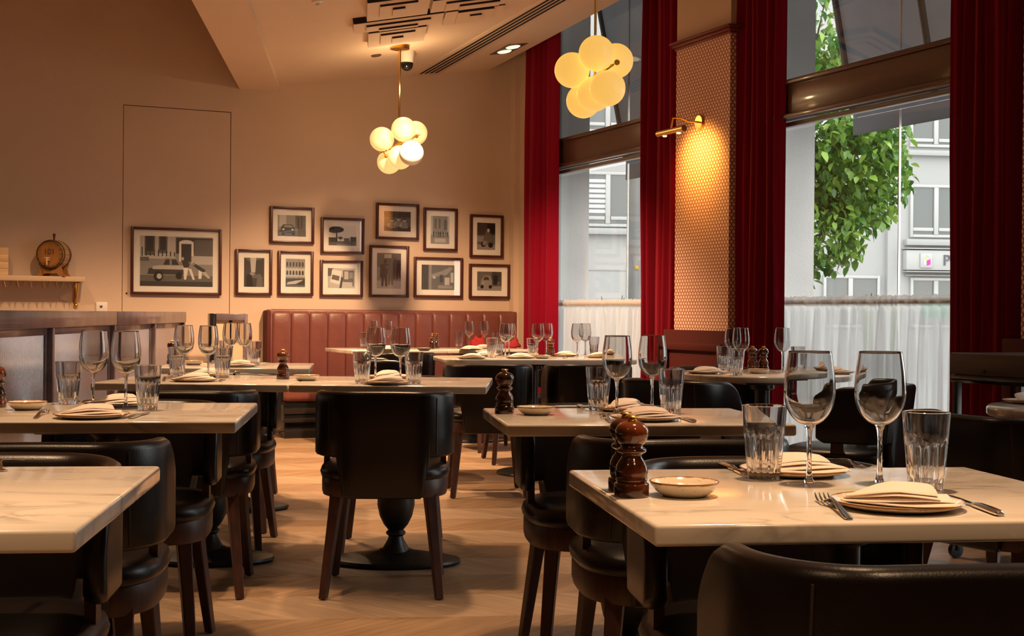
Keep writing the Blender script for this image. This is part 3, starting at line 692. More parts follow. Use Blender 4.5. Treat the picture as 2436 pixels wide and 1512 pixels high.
# framed photographs: flat prints laid out in the unit square
def rect(x0, y0, x1, y1): return [(x0, y0), (x1, y0), (x1, y1), (x0, y1)]
def disc(cx, cy, rx, ry=None, n=14):
    ry = ry or rx; return [(cx+rx*math.cos(2*math.pi*i/n), cy+ry*math.sin(2*math.pi*i/n)) for i in range(n)]
def figure(x, y, h, g, lean=0, asp=1):
    w_ = h*.13*asp
    return [(g, disc(x+lean*h, y+h*.9, w_*.55, h*.085)), (g, [(x-w_, y+h*.42), (x+w_, y+h*.42), (x+w_*1.1+lean*h*.85, y+h*.8), (x-w_*1.1+lean*h*.85, y+h*.8)]),
            (g, [(x-w_*.9, y), (x-w_*.25, y), (x+w_*.1, y+h*.45), (x-w_*.9, y+h*.45)]), (g, [(x+w_*.35, y), (x+w_, y), (x+w_*.9, y+h*.45), (x, y+h*.45)])]
PICS = {}
p_ = [(3, rect(0, 0, 1, 1)), (2, rect(0, 0, 1, .22)), (1, rect(0, 0, 1, .1)), (4, rect(0, .55, .48, 1)), (2, rect(.06, .62, .2, 1)), (1, rect(.08, .7, .18, 1)), (2, rect(.25, .66, .37, 1)), (1, rect(.27, .72, .35, 1)), (1, rect(.49, .66, 1, .98)), (2, rect(.74, .62, 1, .95)), (5, rect(.53, .5, .73, .9)), (5, disc(.63, .88, .1, .06)), (1, rect(.56, .5, .70, .86)), (4, rect(.7, .45, 1, .62)), (2, rect(.0, .5, .12, .58))]
p_ += [(1, [(.12, .62+.02*i-.0, ) if False else (.02+.055*i, .6), (.035+.055*i, .6), (.035+.055*i, .78-.012*i), (.02+.055*i, .78-.012*i)]) for i in range(9)]
p_ += [(1, [(.1, .24), (.62, .24), (.63, .36), (.12, .36)]), (4, [(.17, .34), (.6, .34), (.6, .42), (.32, .43), (.17, .4)]), (3, [(.27, .42), (.55, .42), (.5, .56), (.34, .57)]), (1, [(.31, .43), (.4, .43), (.4, .54), (.35, .54)]), (1, [(.43, .43), (.53, .43), (.49, .54), (.43, .54)]), (0, disc(.25, .2, .065, .1)), (4, disc(.26, .2, .035, .055)), (0, disc(.53, .22, .045, .075))]
p_ += [(1, [(.57, .5), (.6, .58), (.68, .46), (.66, .38), (.6, .36)]), (4, disc(.58, .56, .02, .035)), (5, [(.59, .38), (.66, .38), (.63, .14), (.6, .14)]), (5, [(.66, .36), (.7, .36), (.75, .14), (.72, .14)]), (1, [(.72, .44), (.76, .46), (.9, .34), (.87, .26)]), (3, disc(.735, .46, .018, .03)), (4, [(.84, .3), (.9, .3), (.97, .18), (.93, .17)]), (5, [(.8, .34), (.85, .3), (.84, .16), (.8, .16)])]
PICS['car_push'] = p_
PICS['traffic'] = [(3, rect(0, 0, 1, 1)), (4, rect(.05, .45, .3, 1)), (2, rect(.62, .3, .98, 1)), (1, rect(.7, .35, .75, .9)), (1, rect(.82, .4, .87, .95)), (2, rect(0, 0, 1, .3)), (1, [(.1, .15), (.62, .15), (.6, .42), (.5, .56), (.2, .56), (.12, .42)]), (3, [(.2, .42), (.54, .42), (.48, .53), (.24, .53)]), (5, disc(.2, .32, .04)), (5, disc(.52, .32, .04)), (0, rect(.14, .06, .24, .16)), (0, rect(.5, .06, .6, .16))]
PICS['pine'] = [(5, rect(0, 0, 1, 1)), (2, rect(0, 0, 1, .22)), (1, rect(0, .16, .3, .4)), (2, rect(.55, .2, .75, .38)), (1, rect(.78, .2, 1, .45)), (0, disc(.28, .8, .27, .16)), (1, disc(.2, .72, .2, .1)), (0, [(.26, .2), (.32, .2), (.3, .75), (.27, .75)]), (1, disc(.42, .38, .09, .07)), (1, rect(.41, .2, .43, .36)), (3, rect(.3, .02, .8, .08))]
PICS['children'] = [(2, rect(0, 0, 1, 1)), (1, rect(0, .7, 1, 1)), (1, rect(0, 0, 1, .25))]+sum([[(4, disc(x, y, .075, .1)), (3, [(x-.14, y-.4), (x+.14, y-.4), (x+.11, y-.1), (x-.11, y-.1)]), (4, [(x-.2, y-.3), (x-.12, y-.34), (x-.09, y-.14), (x-.12, y-.12)]), (1, disc(x, y+.06, .075, .05))] for x, y in ((.3, .55), (.54, .62), (.76, .56))], [])
PICS['square'] = [(4, rect(0, 0, 1, 1)), (3, rect(.1, .35, .9, 1)), (2, rect(.7, .5, .88, .82)), (2, disc(.79, .82, .09, .06)), (2, rect(.2, .55, .3, .9)), (2, rect(.42, .55, .52, .9)), (3, rect(0, 0, 1, .32)), (4, rect(.2, .05, .8, .2))]+sum([figure(x, .24, .22, g, 0, 1.2) for x, g in ((.15, 1), (.3, 2), (.42, 1), (.52, 0), (.66, 1), (.8, 2), (.9, 1))], [])
PICS['scooter'] = [(2, rect(0, 0, 1, 1)), (1, rect(0, .55, 1, 1)), (0, rect(.55, .6, 1, .95)), (3, rect(0, .3, .5, .5)), (3, rect(0, 0, 1, .2)), (1, disc(.55, .62, .16, .12)), (2, [(.3, .3), (.7, .25), (.75, .6), (.5, .7)]), (4, disc(.62, .72, .08, .07)), (0, disc(.35, .2, .14, .1)), (0, disc(.75, .18, .14, .1)), (3, [(.35, .35), (.6, .3), (.4, .15), (.3, .2)])]
PICS['crowd'] = [(2, rect(0, 0, 1, 1)), (4, [(.35, .5), (.55, .5), (.6, 1), (.3, 1)]), (1, [(0, .3), (.36, .45), (.3, .85), (0, 1)]), (1, [(1, .3), (.55, .45), (.6, .9), (1, 1)]), (1, rect(0, 0, 1, .3)), (3, disc(.4, .45, .12, .06)), (0, disc(.25, .3, .16, .14)), (2, disc(.75, .35, .12, .1)), (0, [(.1, 0), (.45, 0), (.4, .3), (.15, .3)]), (2, [(.6, 0), (.95, 0), (.9, .3), (.65, .3)])]
PICS['arcade'] = [(4, rect(0, 0, 1, 1)), (3, rect(0, .66, 1, .98)), (1, rect(0, .0, 1, .3)), (3, rect(0, .3, 1, .36))]+sum([[(1, rect(.03+.16*i, .72, .12+.16*i, .84)), (1, disc(.075+.16*i, .84, .045, .04))] for i in range(6)], [])+sum([[(1, rect(.03+.16*i, .42, .13+.16*i, .54)), (1, disc(.08+.16*i, .54, .05, .035))] for i in range(6)], [])+[(4, [(.05, .08), (.5, .1), (.8, .2), (.9, .26), (.5, .22), (.1, .16)]), (2, rect(0, .0, 1, .06))]
PICS['papers'] = [(4, rect(0, 0, 1, 1)), (2, rect(.0, .6, .2, 1)), (5, [(.08, .3), (.42, .18), (.5, .85), (.16, .95)]), (2, [(.13, .45), (.4, .36), (.43, .6), (.17, .68)]), (2, rect(.55, .1, .95, .9)), (4, rect(.6, .45, .75, .85)), (4, [(.5, .05), (.9, .02), (.9, .3), (.52, .32)]), (1, [(.42, 0), (.5, 0), (.56, .5), (.5, .6)]), (3, rect(.78, .5, .92, .8))]
PICS['dancers'] = [(3, rect(0, 0, 1, 1)), (2, rect(0, .6, 1, 1)), (4, rect(.3, .86, .6, .97)), (1, rect(.7, .5, 1, .8)), (4, rect(0, 0, 1, .22))]+figure(.3, .06, .78, 1, .05, 1.3)+figure(.56, .1, .66, 2, -.02, 1.3)+[(1, [(.12, .3), (.38, .3), (.36, .7), (.14, .68)]), (2, [(.33, .62), (.55, .68), (.55, .63), (.34, .56)])]+figure(.76, .26, .6, 1, 0, 1.2)+figure(.9, .3, .52, 0, 0, 1.2)
PICS['shopfront'] = [(2, rect(0, 0, 1, 1)), (1, rect(0, 0, .2, 1)), (3, rect(.22, 0, .3, 1)), (3, [(.3, .5), (.75, .6), (.95, .85), (.9, .95), (.6, .75), (.3, .62)]), (4, disc(.38, .5, .05, .06)), (4, rect(.7, .2, .85, .5)), (3, rect(.5, .05, .95, .18)), (1, rect(.55, .3, .65, .6)), (4, rect(.88, .3, .97, .7))]
PICS['old_car'] = [(2, rect(0, 0, 1, 1)), (1, rect(.6, .3, 1, 1)), (3, rect(0, 0, 1, .22)), (0, rect(.68, .3, .85, .8)), (3, [(.12, .2), (.6, .2), (.62, .5), (.52, .78), (.3, .8), (.16, .55)]), (1, [(.24, .55), (.5, .55), (.46, .72), (.3, .73)]), (0, disc(.2, .2, .07, .1)), (0, disc(.54, .2, .07, .1)), (4, disc(.25, .4, .03, .04)), (2, figure(.88, .15, .4, 1)[1][1])]
def picture(key, l, t, r, b, il, it, ir, ib, label):
    x0, _, z1 = wl((l), (t+b)/2)[0], 0, onwall((l+r)/2, t)[2]; x1 = wl(r, (t+b)/2)[0]; z0 = onwall((l+r)/2, b)[2]
    u0 = wl(il, it)[0]; u1 = wl(ir, it)[0]; v1 = onwall((il+ir)/2, it)[2]; v0 = onwall((il+ir)/2, ib)[2]
    cx_, czz = (x0+x1)/2, z0; W, Hh = x1-x0, z1-z0
    t_ = thing('framed_photograph', label, 'picture', WB(cx_, 0, czz), WROT, 'framed photographs on the back wall')
    fw = .023; h = W/2
    f = MB()
    for a in ((-h, -h+fw, 0, Hh), (h-fw, h, 0, Hh)): f.bbox(a[0], a[1], -.032, -.002, a[2], a[3], .004)
    for a in ((0, fw), (Hh-fw, Hh)): f.bbox(-h+fw, h-fw, -.032, -.002, a[0], a[1], .004)
    link('frame', f.data('frame', 'frame'), t_)
    link('mount', MB().box(-h+fw*.8, h-fw*.8, -.012, -.004, fw*.8, Hh-fw*.8).data('mount', 'mat', False), t_)
    u0 -= cx_; u1 -= cx_; v0 -= czz; v1 -= czz
    m = MB()
    m.box(u0, u1, -.0128, -.0118, v0, v1, 3)
    for k, (g, pl) in enumerate(PICS[key]):
        y = -.0130-.00005*k; pts = [(u0+(u1-u0)*max(0, min(1, x)), y, v0+(v1-v0)*max(0, min(1, z))) for x, z in pl]
        m.add(pts, [tuple(range(len(pts)))], g)
    link('photograph', m.data('photograph', ['g%d' % i for i in range(6)], False), t_)
    link('glazing', MB().box(-h+fw*.9, h-fw*.9, -.019, -.017, fw*.9, Hh-fw*.9).data('glazing', 'picglass', False), t_)
for a in [('car_push', 310, 542, 526, 701, 333, 563, 506, 681, 'largest framed photograph, a car pushed past a house, hung on the flush door'),
          ('traffic', 641, 492, 746, 580, 660, 512, 727, 562, 'framed photograph of a car in a street, upper left of the group'),
          ('pine', 762, 518, 865, 604, 781, 537, 847, 584, 'framed photograph of an umbrella pine tree'),
          ('children', 893, 484, 995, 570, 913, 503, 976, 550, 'framed photograph of three small children, highest in the group'),
          ('square', 1006, 495, 1086, 597, 1024, 514, 1068, 580, 'framed portrait photograph of people on a square before a tall facade'),
          ('scooter', 1116, 511, 1195, 613, 1134, 530, 1177, 594, 'framed portrait photograph with a dark crouched figure, topmost at the right end'),
          ('crowd', 559, 593, 646, 702, 580, 613, 628, 682, 'framed photograph of a crowded street, nearest the door on its right'),
          ('arcade', 660, 597, 744, 703, 679, 615, 725, 682, 'framed photograph of a curved stone arcade'),
          ('papers', 760, 619, 862, 706, 779, 638, 844, 685, 'framed photograph of loose papers, directly below the pine tree'),
          ('dancers', 877, 584, 971, 707, 896, 602, 953, 686, 'framed tall photograph of a couple in the street, centre of the group'),
          ('shopfront', 983, 612, 1099, 708, 1002, 630, 1080, 689, 'framed wide photograph with an outstretched arm, lower row right of the couple'),
          ('old_car', 1114, 628, 1211, 710, 1134, 646, 1192, 691, 'framed photograph of an old car by a doorway, lowest at the right end')]:
    picture(*a)

# shelf, barrel, crate, switch
sx0 = wl(-60, 660)[0]; sx1 = wl(196, 660)[0]; szt = wl(100, 655)[2]; szb = wl(100, 668)[2]; SDp = .20
SHL = sx1-sx0
# the shelf front edge is nearer than the wall, so take its size from its front plane
def wfr(px, py, off): return wc(onwall(px, py, off))
sx0, sx1 = wfr(-60, 660, SDp)[0], wfr(203, 660, SDp)[0]; SHL = sx1-sx0; szt = wfr(100, 656, SDp)[2]; szb = wfr(100, 668, SDp)[2]
shf = thing('wall_shelf', 'beige wall shelf with a wire glass rack under it at the left edge', 'shelf', WB(sx0, 0, szb), WROT)
link('board', MB().bbox(0, SHL, -SDp, 0, 0, szt-szb, .003).data('board', 'shelf'), shf)
rk = MB(); n_ = int(SHL/.095)
for i in range(n_):
    x = .03+i*.095
    link('glass_hanger', MB().tube([(x-.01, -SDp+.012, 0), (x, -SDp+.012, -.045), (x, -.03, -.045), (x-.01, -.03, 0)], .0022, 6).tube([(x+.045, -SDp+.012, 0), (x+.035, -SDp+.012, -.045), (x+.035, -.03, -.045), (x+.045, -.03, 0)], .0022, 6).tube([(x, -.03, -.045), (x+.035, -.03, -.045)], .0022, 6).data('glass_hanger', 'steel'), shf)
bxk = wfr(181, 700, .03)[0]-sx0
zb_ = wfr(181, 726, .02)[2]-szb
link('bracket', MB().tube([(bxk, -.012, 0), (bxk, -.012, zb_)], .011, 10).tube([(bxk, -.02, zb_+.02), (bxk, -.10, zb_*.45), (bxk, -SDp+.03, -.004)], .008, 8).tube([(bxk, -.012, -.006), (bxk, -SDp+.02, -.006)], .007, 8).sphere((bxk, -.012, zb_), .018, 14).data('bracket', 'brass'), shf)
# barrel lying on a cradle, axis pointing out of the wall and slightly left
bc = wfr(128, 655, .10)
BR, BL2 = .115, .095
bar = thing('wooden_barrel', 'small oak barrel with a tap and burnt number on its cradle on the shelf', 'barrel', WB(bc[0], .105, szt), WROT-R(28))
prof = [(BR*.80, -BL2), (BR*.86, -BL2), (BR*.93, -BL2*.66), (BR*.99, -BL2*.25), (BR, 0), (BR*.99, BL2*.25), (BR*.93, BL2*.66), (BR*.86, BL2), (BR*.80, BL2), (BR*.80, BL2-.008), (0, BL2-.008)]
def lay(m, axis_z): return m
def roty(mb, z):                                          # turn a lathe around z into one around y at height z
    mb.v = [(x, -zz_, y+z) for x, y, zz_ in mb.v]; return mb
zc_ = BR+.055
NS = 16
for k in range(NS):                                       # staves
    rows = []
    for r_, zq in prof[1:8]:
        rows.append([(r_*math.cos(2*math.pi*(k+.03+.94*j/3)/NS), r_*math.sin(2*math.pi*(k+.03+.94*j/3)/NS), zq) for j in range(4)]+[((r_-.012)*math.cos(2*math.pi*(k+.97-.94*j/3)/NS), (r_-.012)*math.sin(2*math.pi*(k+.97-.94*j/3)/NS), zq) for j in range(4)])
    link('stave', roty(MB().grid(rows, closeU=True), zc_).data('stave', 'oakbarrel', True, 50), bar)
for zq in (-BL2+.004, BL2-.03):
    link('barrel_head', roty(MB().lathe([(0, zq+.012), (BR*.845, zq+.012), (BR*.845, zq+.026), (0, zq+.026)], 32), zc_).data('barrel_head', 'barrelend'), bar)
for zq, r_ in ((-BL2+.002, .868), (-BL2*.55, .95), (BL2*.55, .95), (BL2-.016, .868)):
    link('hoop', roty(MB().lathe([(BR*r_+.0012, zq), (BR*r_+.005, zq), (BR*r_+.006, zq+.014), (BR*r_+.0012, zq+.014)], 36, close=True), zc_).data('hoop', 'hoop'), bar)
link('bung', MB().lathe([(.006, BR), (.008, BR+.02), (.011, BR+.045), (.006, BR+.052), (0, BR+.053)], 12, c=(0, 0, zc_)).data('bung', 'burnt'), bar)
link('tap', MB().tube([(0, -BL2, zc_-.045), (0, -BL2-.05, zc_-.048)], .007, 10).tube([(0, -BL2-.04, zc_-.03), (0, -BL2-.045, zc_-.085)], .006, 10).tube([(-.022, -BL2-.035, zc_-.028), (.022, -BL2-.035, zc_-.028)], .004, 8).data('tap', 'cratewood'), bar)
for y in (-.055, .055):
    pl = [(-.115, 0), (-.075, 0), (-.05, .022), (.05, .022), (.075, 0), (.115, 0), (.09, .03), (.082, .075), (.10, .10), (.075, .085), (.04, .058), (0, .05), (-.04, .058), (-.075, .085), (-.10, .10), (-.082, .075), (-.09, .03)]
    link('cradle_leg', MB().prism(pl, -.009, .009, T=lambda a, b, c, y=y: (a, y+c, b)).data('cradle_leg', 'barrelend', False), bar)
link('cradle_rail', MB().bbox(-.06, .06, -.05, .05, .022, .036, .004).data('cradle_rail', 'barrelend'), bar)
def text_mesh(s, size, depth, mat):
    c = bpy.data.curves.new('lettering', 'FONT'); c.body = s; c.size = size; c.extrude = depth; c.align_x = 'CENTER'; c.align_y = 'CENTER'
    o = bpy.data.objects.new('lettering', c); COL.objects.link(o)
    dg = bpy.context.evaluated_depsgraph_get(); dg.update(); me = bpy.data.meshes.new_from_object(o.evaluated_get(dg)); bpy.data.objects.remove(o); me.materials.clear(); me.materials.append(M[mat])
    for v in me.vertices: v.co = (v.co.x, -v.co.z, v.co.y)
    return me
link('lettering', text_mesh('101', .062, .0012, 'burnt'), bar, (0, -BL2+.0034, zc_+.018))
c0, c1 = wfr(-58, 620, .17)[0], wfr(20, 620, .17)[0]; ch = wfr(10, 588, .17)[2]-szt
cr = thing('wooden_crate', 'pale wooden wine crate at the left end of the wall shelf', 'crate', WB(c0, .02, szt), WROT)
for k in range(4): link('slat', MB().bbox(0, c1-c0, -.15, 0, ch*k/4+.0008, ch*(k+1)/4-.0008, .002).data('slat', 'cratewood'), cr)
swx0, _, swz1 = wl(228, 718); swx1, _, swz0 = wl(255, 741)
sw_ = thing('light_switch', 'square light switch plate on the wall above the partition', 'light switch', WB(swx0, 0, swz0), WROT)
link('plate', MB().bbox(0, swx1-swx0, -.012, 0, 0, swz1-swz0, .004).data('plate', 'white'), sw_)
link('toggle', MB().bbox(.03, .05, -.022, -.01, .035, .05, .003).data('toggle', 'hoop'), sw_)

# ------------------------------------------------------------------ reeded glass partition (runs down the left side)
PX, PY = -2.27, 6.0
def part_pt(Y): return Vector((PX-(Y-PY)*math.tan(TROT)*.72, Y, 0))
pd = (part_pt(11)-part_pt(5)).normalized(); prz = math.atan2(pd.y, pd.x)-R(90)
Y0p, Y1p = 4.55, 10.75
p0 = part_pt(Y0p); Lp = (part_pt(Y1p)-p0).length
zt = 1.020
pa = thing('glass_partition', 'low dark metal partition with reeded glass panes along the left side', 'partition', p0, prz)
def yofs(px):                                             # where the pixel column meets the partition line
    k = (px-CX)/F_PX; a = part_pt(0); b = part_pt(1)-a
    Y = (a.x)/(k-b.x); return (part_pt(Y)-p0).length
cuts = [0.0]+[yofs(px) for px in (109, 259, 357)]+[Lp]
link('top_rail', MB().bbox(-.06, .05, 0, cuts[2]-.002, zt-.085, zt, .006).bbox(-.06, .05, cuts[2]+.002, Lp, zt-.085, zt, .006).data('top_rail', 'plum'), pa)
link('bottom_rail', MB().bbox(-.035, .03, 0, Lp, .06, .13, .005).data('bottom_rail', 'plum'), pa)
for c in cuts: link('post', MB().bbox(-.04, .04, c-.022, c+.022, 0, zt-.084, .005).data('post', 'plum'), pa)
for a, b in zip(cuts, cuts[1:]):
    nr = int((b-a-.1)/.011); rw_ = (b-a-.1)/nr; pr = []
    for i in range(nr):
        for k in range(7): an = math.pi*k/6; pr.append((.003+.0016*math.sin(an), a+.05+rw_*(i+.5-.5*math.cos(an))))
    pr += [(-.004, b-.05), (-.004, a+.05)]
    link('pane', MB().grid([[(x, y, z) for x, y in pr] for z in (.16, zt-.12)], closeU=True).data('pane', 'reeded', True, 70), pa)
    bd = MB()
    for x0, x1, y0, y1, z0, z1 in ((-.014, .014, a+.022, a+.052, .13, zt-.085), (-.014, .014, b-.052, b-.022, .13, zt-.085), (-.014, .014, a+.052, b-.052, zt-.122, zt-.085), (-.014, .014, a+.052, b-.052, .13, .165)):
        bd.bbox(x0, x1, y0, y1, z0, z1, .004)
    link('glazing_bead', bd.data('glazing_bead', 'plum'), pa)
q = onwall(497, 745, .42); q2 = onwall(588, 745, .42); Ls = (q2-q).length; z2 = q.z-.0
sp2 = thing('service_screen', 'small dark framed screen behind the rear left table', 'screen', (q.x, q.y, 0), WROT)
link('post', MB().bbox(0, .05, -.05, .05, 0, z2, .005).data('post', 'blackgloss'), sp2)
link('post', MB().bbox(Ls-.03, Ls, -.03, .03, 0, z2-.0, .005).data('post', 'plum'), sp2)
link('top_rail', MB().bbox(.05, Ls-.03, -.04, .04, z2-.055, z2, .005).data('top_rail', 'plum'), sp2)
link('panel', MB().box(.05, Ls-.03, -.01, .01, .1, z2-.055).data('panel', 'shelf', False), sp2)
link('mullion', MB().bbox(Ls*.52, Ls*.52+.025, -.02, .012, .1, z2-.055, .003).data('mullion', 'blackgloss'), sp2)

# ================================================================== STREET
struct('floor_street', MB().box(-12, 60, 8.0, 70, -.3, -.14).data('pavement', 'pavement', False))
FR = R(6.8); FP = Vector((8, 26, 0)); FD = Vector((math.cos(FR), math.sin(FR), 0)); FN = Vector((math.sin(FR), -math.cos(FR), 0))
def fac(px, py, off=0): p = onplane(px, py, FP+FN*off, FN); return (p-FP).dot(FD), p.z
bd_ = thing('white_building', 'white rendered building with grid windows across the street', 'building', FP, FR)
link('wall', MB().box(-14, 16, 0, 2, -.3, 13).data('wall', 'facade', False), bd_)
px_, _ = fac(2112, 600, .1)
link('projecting_bay', MB().box(px_, 16, -.10, -.001, -.3, 13).data('projecting_bay', 'facade', False), bd_)
def fwin(l, t, r, b, vs, hs, y=0, blinds=False):
    e = .06-y; x0, z1 = fac(l, t, e); x1, z0 = fac(r, b, e)
    f = MB(); g = .055
    vx = [fac(v, t, e)[0] for v in vs]; hz = [fac((l+r)/2, h, e)[1] for h in hs]
    for a in (x0, x1-g): f.bbox(a, a+g, y-.06, y, z0, z1, .008)
    for a in (z0, z1-g): f.bbox(x0+g, x1-g, y-.06, y, a, a+g, .008)
    for v in vx: f.bbox(v-g*.8, v+g*.8, y-.07, y, z0+g, z1-g, .008)
    xs = [x0]+vx+[x1]
    for h in hz:
        for a, b_ in zip(xs, xs[1:]): f.bbox(a+g, b_-g, y-.065, y, h-g*.6, h+g*.6, .008)
    wf = link('window', f.data('window', 'facadetrim'), bd_)
    for a, b_ in zip(xs, xs[1:]):
        zs = [z0]+sorted(hz)+[z1]
        for c, d in zip(zs, zs[1:]): link('pane', MB().box(a+g*.7, b_-g*.7, y-.03, y-.012, c+g*.4, d-g*.4).data('pane', 'farglass', False), wf)
    if blinds:
        for k in range(7):
            zz_ = z1-.14-k*.095
            link('blind_slat', MB().box(x0+g, xs[1]-g*.8, y-.036, y-.031, zz_-.062, zz_).data('blind_slat', 'blind', False), wf)
    return x0, x1, z0, z1
def fbox(name, l, t, r, b, y0, y1, mat, parent=None):
    x0, z1 = fac(l, t, -y0); x1, z0 = fac(r, b, -y0)
    return link(name, MB().bbox(x0, x1, y0, y1, z0, z1, .012).data(name, mat), parent or bd_)
fwin(2167, 438, 2296, 566, [2228], [546], -.10)
fwin(2167, 240, 2296, 352, [2228], [334], -.10)
fwin(2167, 660, 2296, 780, [2227], [], -.10)
fwin(1960, 654, 2093, 780, [2024], [], 0)
fwin(1388, 407, 1562, 541, [1447], [519], 0, True)
fwin(1388, 190, 1562, 318, [1447], [296], 0)
fbox('ledge', 2158, 568, 2310, 585, -.26, -.10, 'facade'); fbox('ledge', 2163, 356, 2310, 372, -.22, -.10, 'facade')
fbox('ledge', 1380, 541, 1575, 559, -.14, 0, 'facade'); fbox('ledge', 1380, 320, 1575, 334, -.14, 0, 'facade')
fbox('render_joint', 1380, 642, 1600, 644.5, -.006, 0, 'facadegroove')
fbox('ledge', 2157, 652, 2330, 658, -.2, -.10, 'facade')
sg_ = tag(fbox('shop_sign', 2157, 594, 2420, 645, -.30, -.105, 'signwhite'), 'white shop sign with a coloured house logo and letter P', 'sign'); sg_.parent = None; sg_.location = FP; sg_.rotation_euler = (0, 0, FR)
lp = fbox('logo_plate', 2190, 602, 2218, 637, -.335, -.30, 'signwhite', sg_)
def lpoly(name, pts, mat, dy):
    q = [fac(*p, .337) for p in pts]; link(name, MB().prism(q, -.338-dy, -.336, T=lambda a, b, c: (a, c, b)).data(name, mat, False), lp)
lpoly('logo_roof', [(2197, 612), (2204.5, 606), (2213, 612), (2213, 613.2), (2204.5, 607.2), (2197, 613.2)], 'logogrey', .002)
lpoly('logo_wall', [(2197.5, 615), (2203.5, 617), (2203.5, 631), (2197.5, 628)], 'logogrey', .002)
lpoly('logo_block', [(2205, 619), (2213.5, 616), (2213.5, 629), (2205, 631.5)], 'magenta', .002)
lpoly('logo_sun', [(2204.8+3.4*math.cos(a*.524), 616+3.4*math.sin(a*.524)) for a in range(12)], 'logogold', .004)
px1, pz1 = fac(2252, 620, .31)
h_ = fac(2250, 607, .31)[1]-fac(2250, 632.5, .31)[1]
link('letter', text_mesh('P', h_/.70, .012, 'signdark'), sg_, (px1, -.315, pz1))
fb = MB()
for l, t, r, b in ((2157, 590.5, 2420, 593.5), (2157, 645.5, 2420, 648)): 
    x0, z1 = fac(l, t, .33); x1, z0 = fac(r, b, .33); fb.bbox(x0, x1, -.33, -.1, z0, z1, .006)
link('sign_frame', fb.data('sign_frame', 'facadegroove'), sg_)
# awnings in front of the windows: raked canvas, hanging valance, side frame
def awning(label, lpx, vt, vb, send, wv=.80):
    s0, zt_ = onwin(lpx, vt, wv); zb2 = onwin(lpx, vb, wv)[1]
    L = send-s0
    t = thing('street_awning', label, 'awning', WP(s0, 0, 0), SROT)
    zu = zt_+1.75
    link('canvas', MB().add([(0, wv, zt_), (L, wv, zt_), (L, WOUT+.01, zu), (0, WOUT+.01, zu), (0, wv+.02, zt_+.02), (L, wv+.02, zt_+.02), (L, WOUT+.03, zu+.03), (0, WOUT+.03, zu+.03)], [(0, 1, 2, 3), (7, 6, 5, 4), (0, 4, 5, 1), (1, 5, 6, 2), (2, 6, 7, 3), (3, 7, 4, 0)]).data('canvas', 'canvas', False), t)
    link('valance', MB().bbox(0, L, wv-.006, wv+.006, zb2, zt_, .003).data('valance', 'canvas'), t)
    for x in (.03, L*.36, L*.7, L-.03):
        link('frame_arm', MB().tube([(x, wv-.03, zt_+.0), (x, WOUT+.02, zu-.10)], .022, 8).data('frame_arm', 'canvasframe'), t)
awning('charcoal canvas awning outside the right window', 2031, 272, 322, S2R+.25)
awning('charcoal canvas awning outside the left window', 1490, 376, 428, S1R+.45)
# grey lamp post with a yellow sticker
q = onz(1508, 900, 0); pY = 13.4
p = atY(1508, 600, pY); hh = 3.4
lpst = thing('lamp_post', 'plain grey post with a small yellow sticker outside the left window', 'post', (p.x, pY, -.14))
link('shaft', MB().lathe([(.095, 0), (.095, 1.1), (.076, 1.25), (.072, hh), (0, hh)], 28).data('shaft', 'greypost'), lpst)
q = atY(1515, 636, pY-.08)
link('sticker', MB().bbox(q.x-p.x-.017, q.x-p.x+.017, -.086, -.07, q.z+.14-.017, q.z+.14+.017, .002).data('sticker', 'yellow'), lpst)
# street tree
def leaf_data():
    v = [(0, 0, 0), (.30, -.30, .07), (.34, 0, -.02), (.30, .30, .07), (.66, -.24, .0), (.70, 0, -.07), (.66, .24, 0), (1, 0, -.16)]
    f = [(0, 1, 2), (0, 2, 3), (1, 4, 5, 2), (2, 5, 6, 3), (4, 7, 5), (5, 7, 6)]
    return v, f
lv, lf = leaf_data()
TY = 13.2
tc_ = atY(1960, 330, TY)
tree = thing('street_tree', 'leafy green street tree seen through the right window', 'tree', (tc_.x-.55, TY+.2, -.14))
TO = Vector((tc_.x-.55, TY+.2, -.14))
link('trunk', MB().tube([(0, 0, 0), (.03, 0, .8), (-.02, .02, 1.7), (.04, 0, 2.6)], [.085, .075, .065, .05], 12).data('trunk', 'bark'), tree)
rnd = random.Random(11)
for e in ((.9, -.2, 3.2), (.75, -.5, 2.2), (.2, .4, 3.9), (.55, .1, 1.75), (.5, -.4, 4.2)):
    link('branch', MB().tube([(0, 0, 1.5), Vector(e)*.5+Vector((0, 0, .75)), e], [.035, .022, .006], 8).data('branch', 'bark'), tree)
lobes = [((tc_.x+.12, TY, 2.95), (.72, .75, .95), 2300), ((tc_.x+.30, TY-.1, 2.45), (.52, .55, .62), 1400), ((tc_.x-.0, TY-.1, 1.85), (.40, .5, .40), 640), ((tc_.x-.28, TY, 1.45), (.20, .3, .22), 120),
         ((tc_.x-.0, TY+.2, 4.1), (.8, .8, .9), 1300), ((tc_.x-.9, TY+.3, 3.1), (.9, .9, 1.3), 640)]
leaves = []
for c, r_, n_ in lobes:
    for i in range(n_):
        while True:
            d = Vector((rnd.uniform(-1, 1), rnd.uniform(-1, 1), rnd.uniform(-1, 1)))
            if .25 < d.length < 1: break
        if d.length < .6: d = d*(.6/d.length)
        p = Vector((c[0]+d.x*r_[0], c[1]+d.y*r_[1], c[2]+d.z*r_[2]))
        sz = rnd.uniform(.075, .125)
        mt = Matrix.Translation(p-TO) @ Matrix.Rotation(rnd.uniform(0, 6.28), 4, 'Z') @ Matrix.Rotation(rnd.uniform(.1, 1.3), 4, 'Y') @ Matrix.Rotation(rnd.uniform(-.6, .6), 4, 'X') @ Matrix.Scale(sz, 4)
        k = (p.x/p.y*F_PX+CX)
        leaves.append((0 if 1925 < k < 2262 else 1, p.y, mt))
leaves.sort(key=lambda q: q[:2])
lm = MB().add(lv, lf).data('leaf', 'leaf', True, 180)
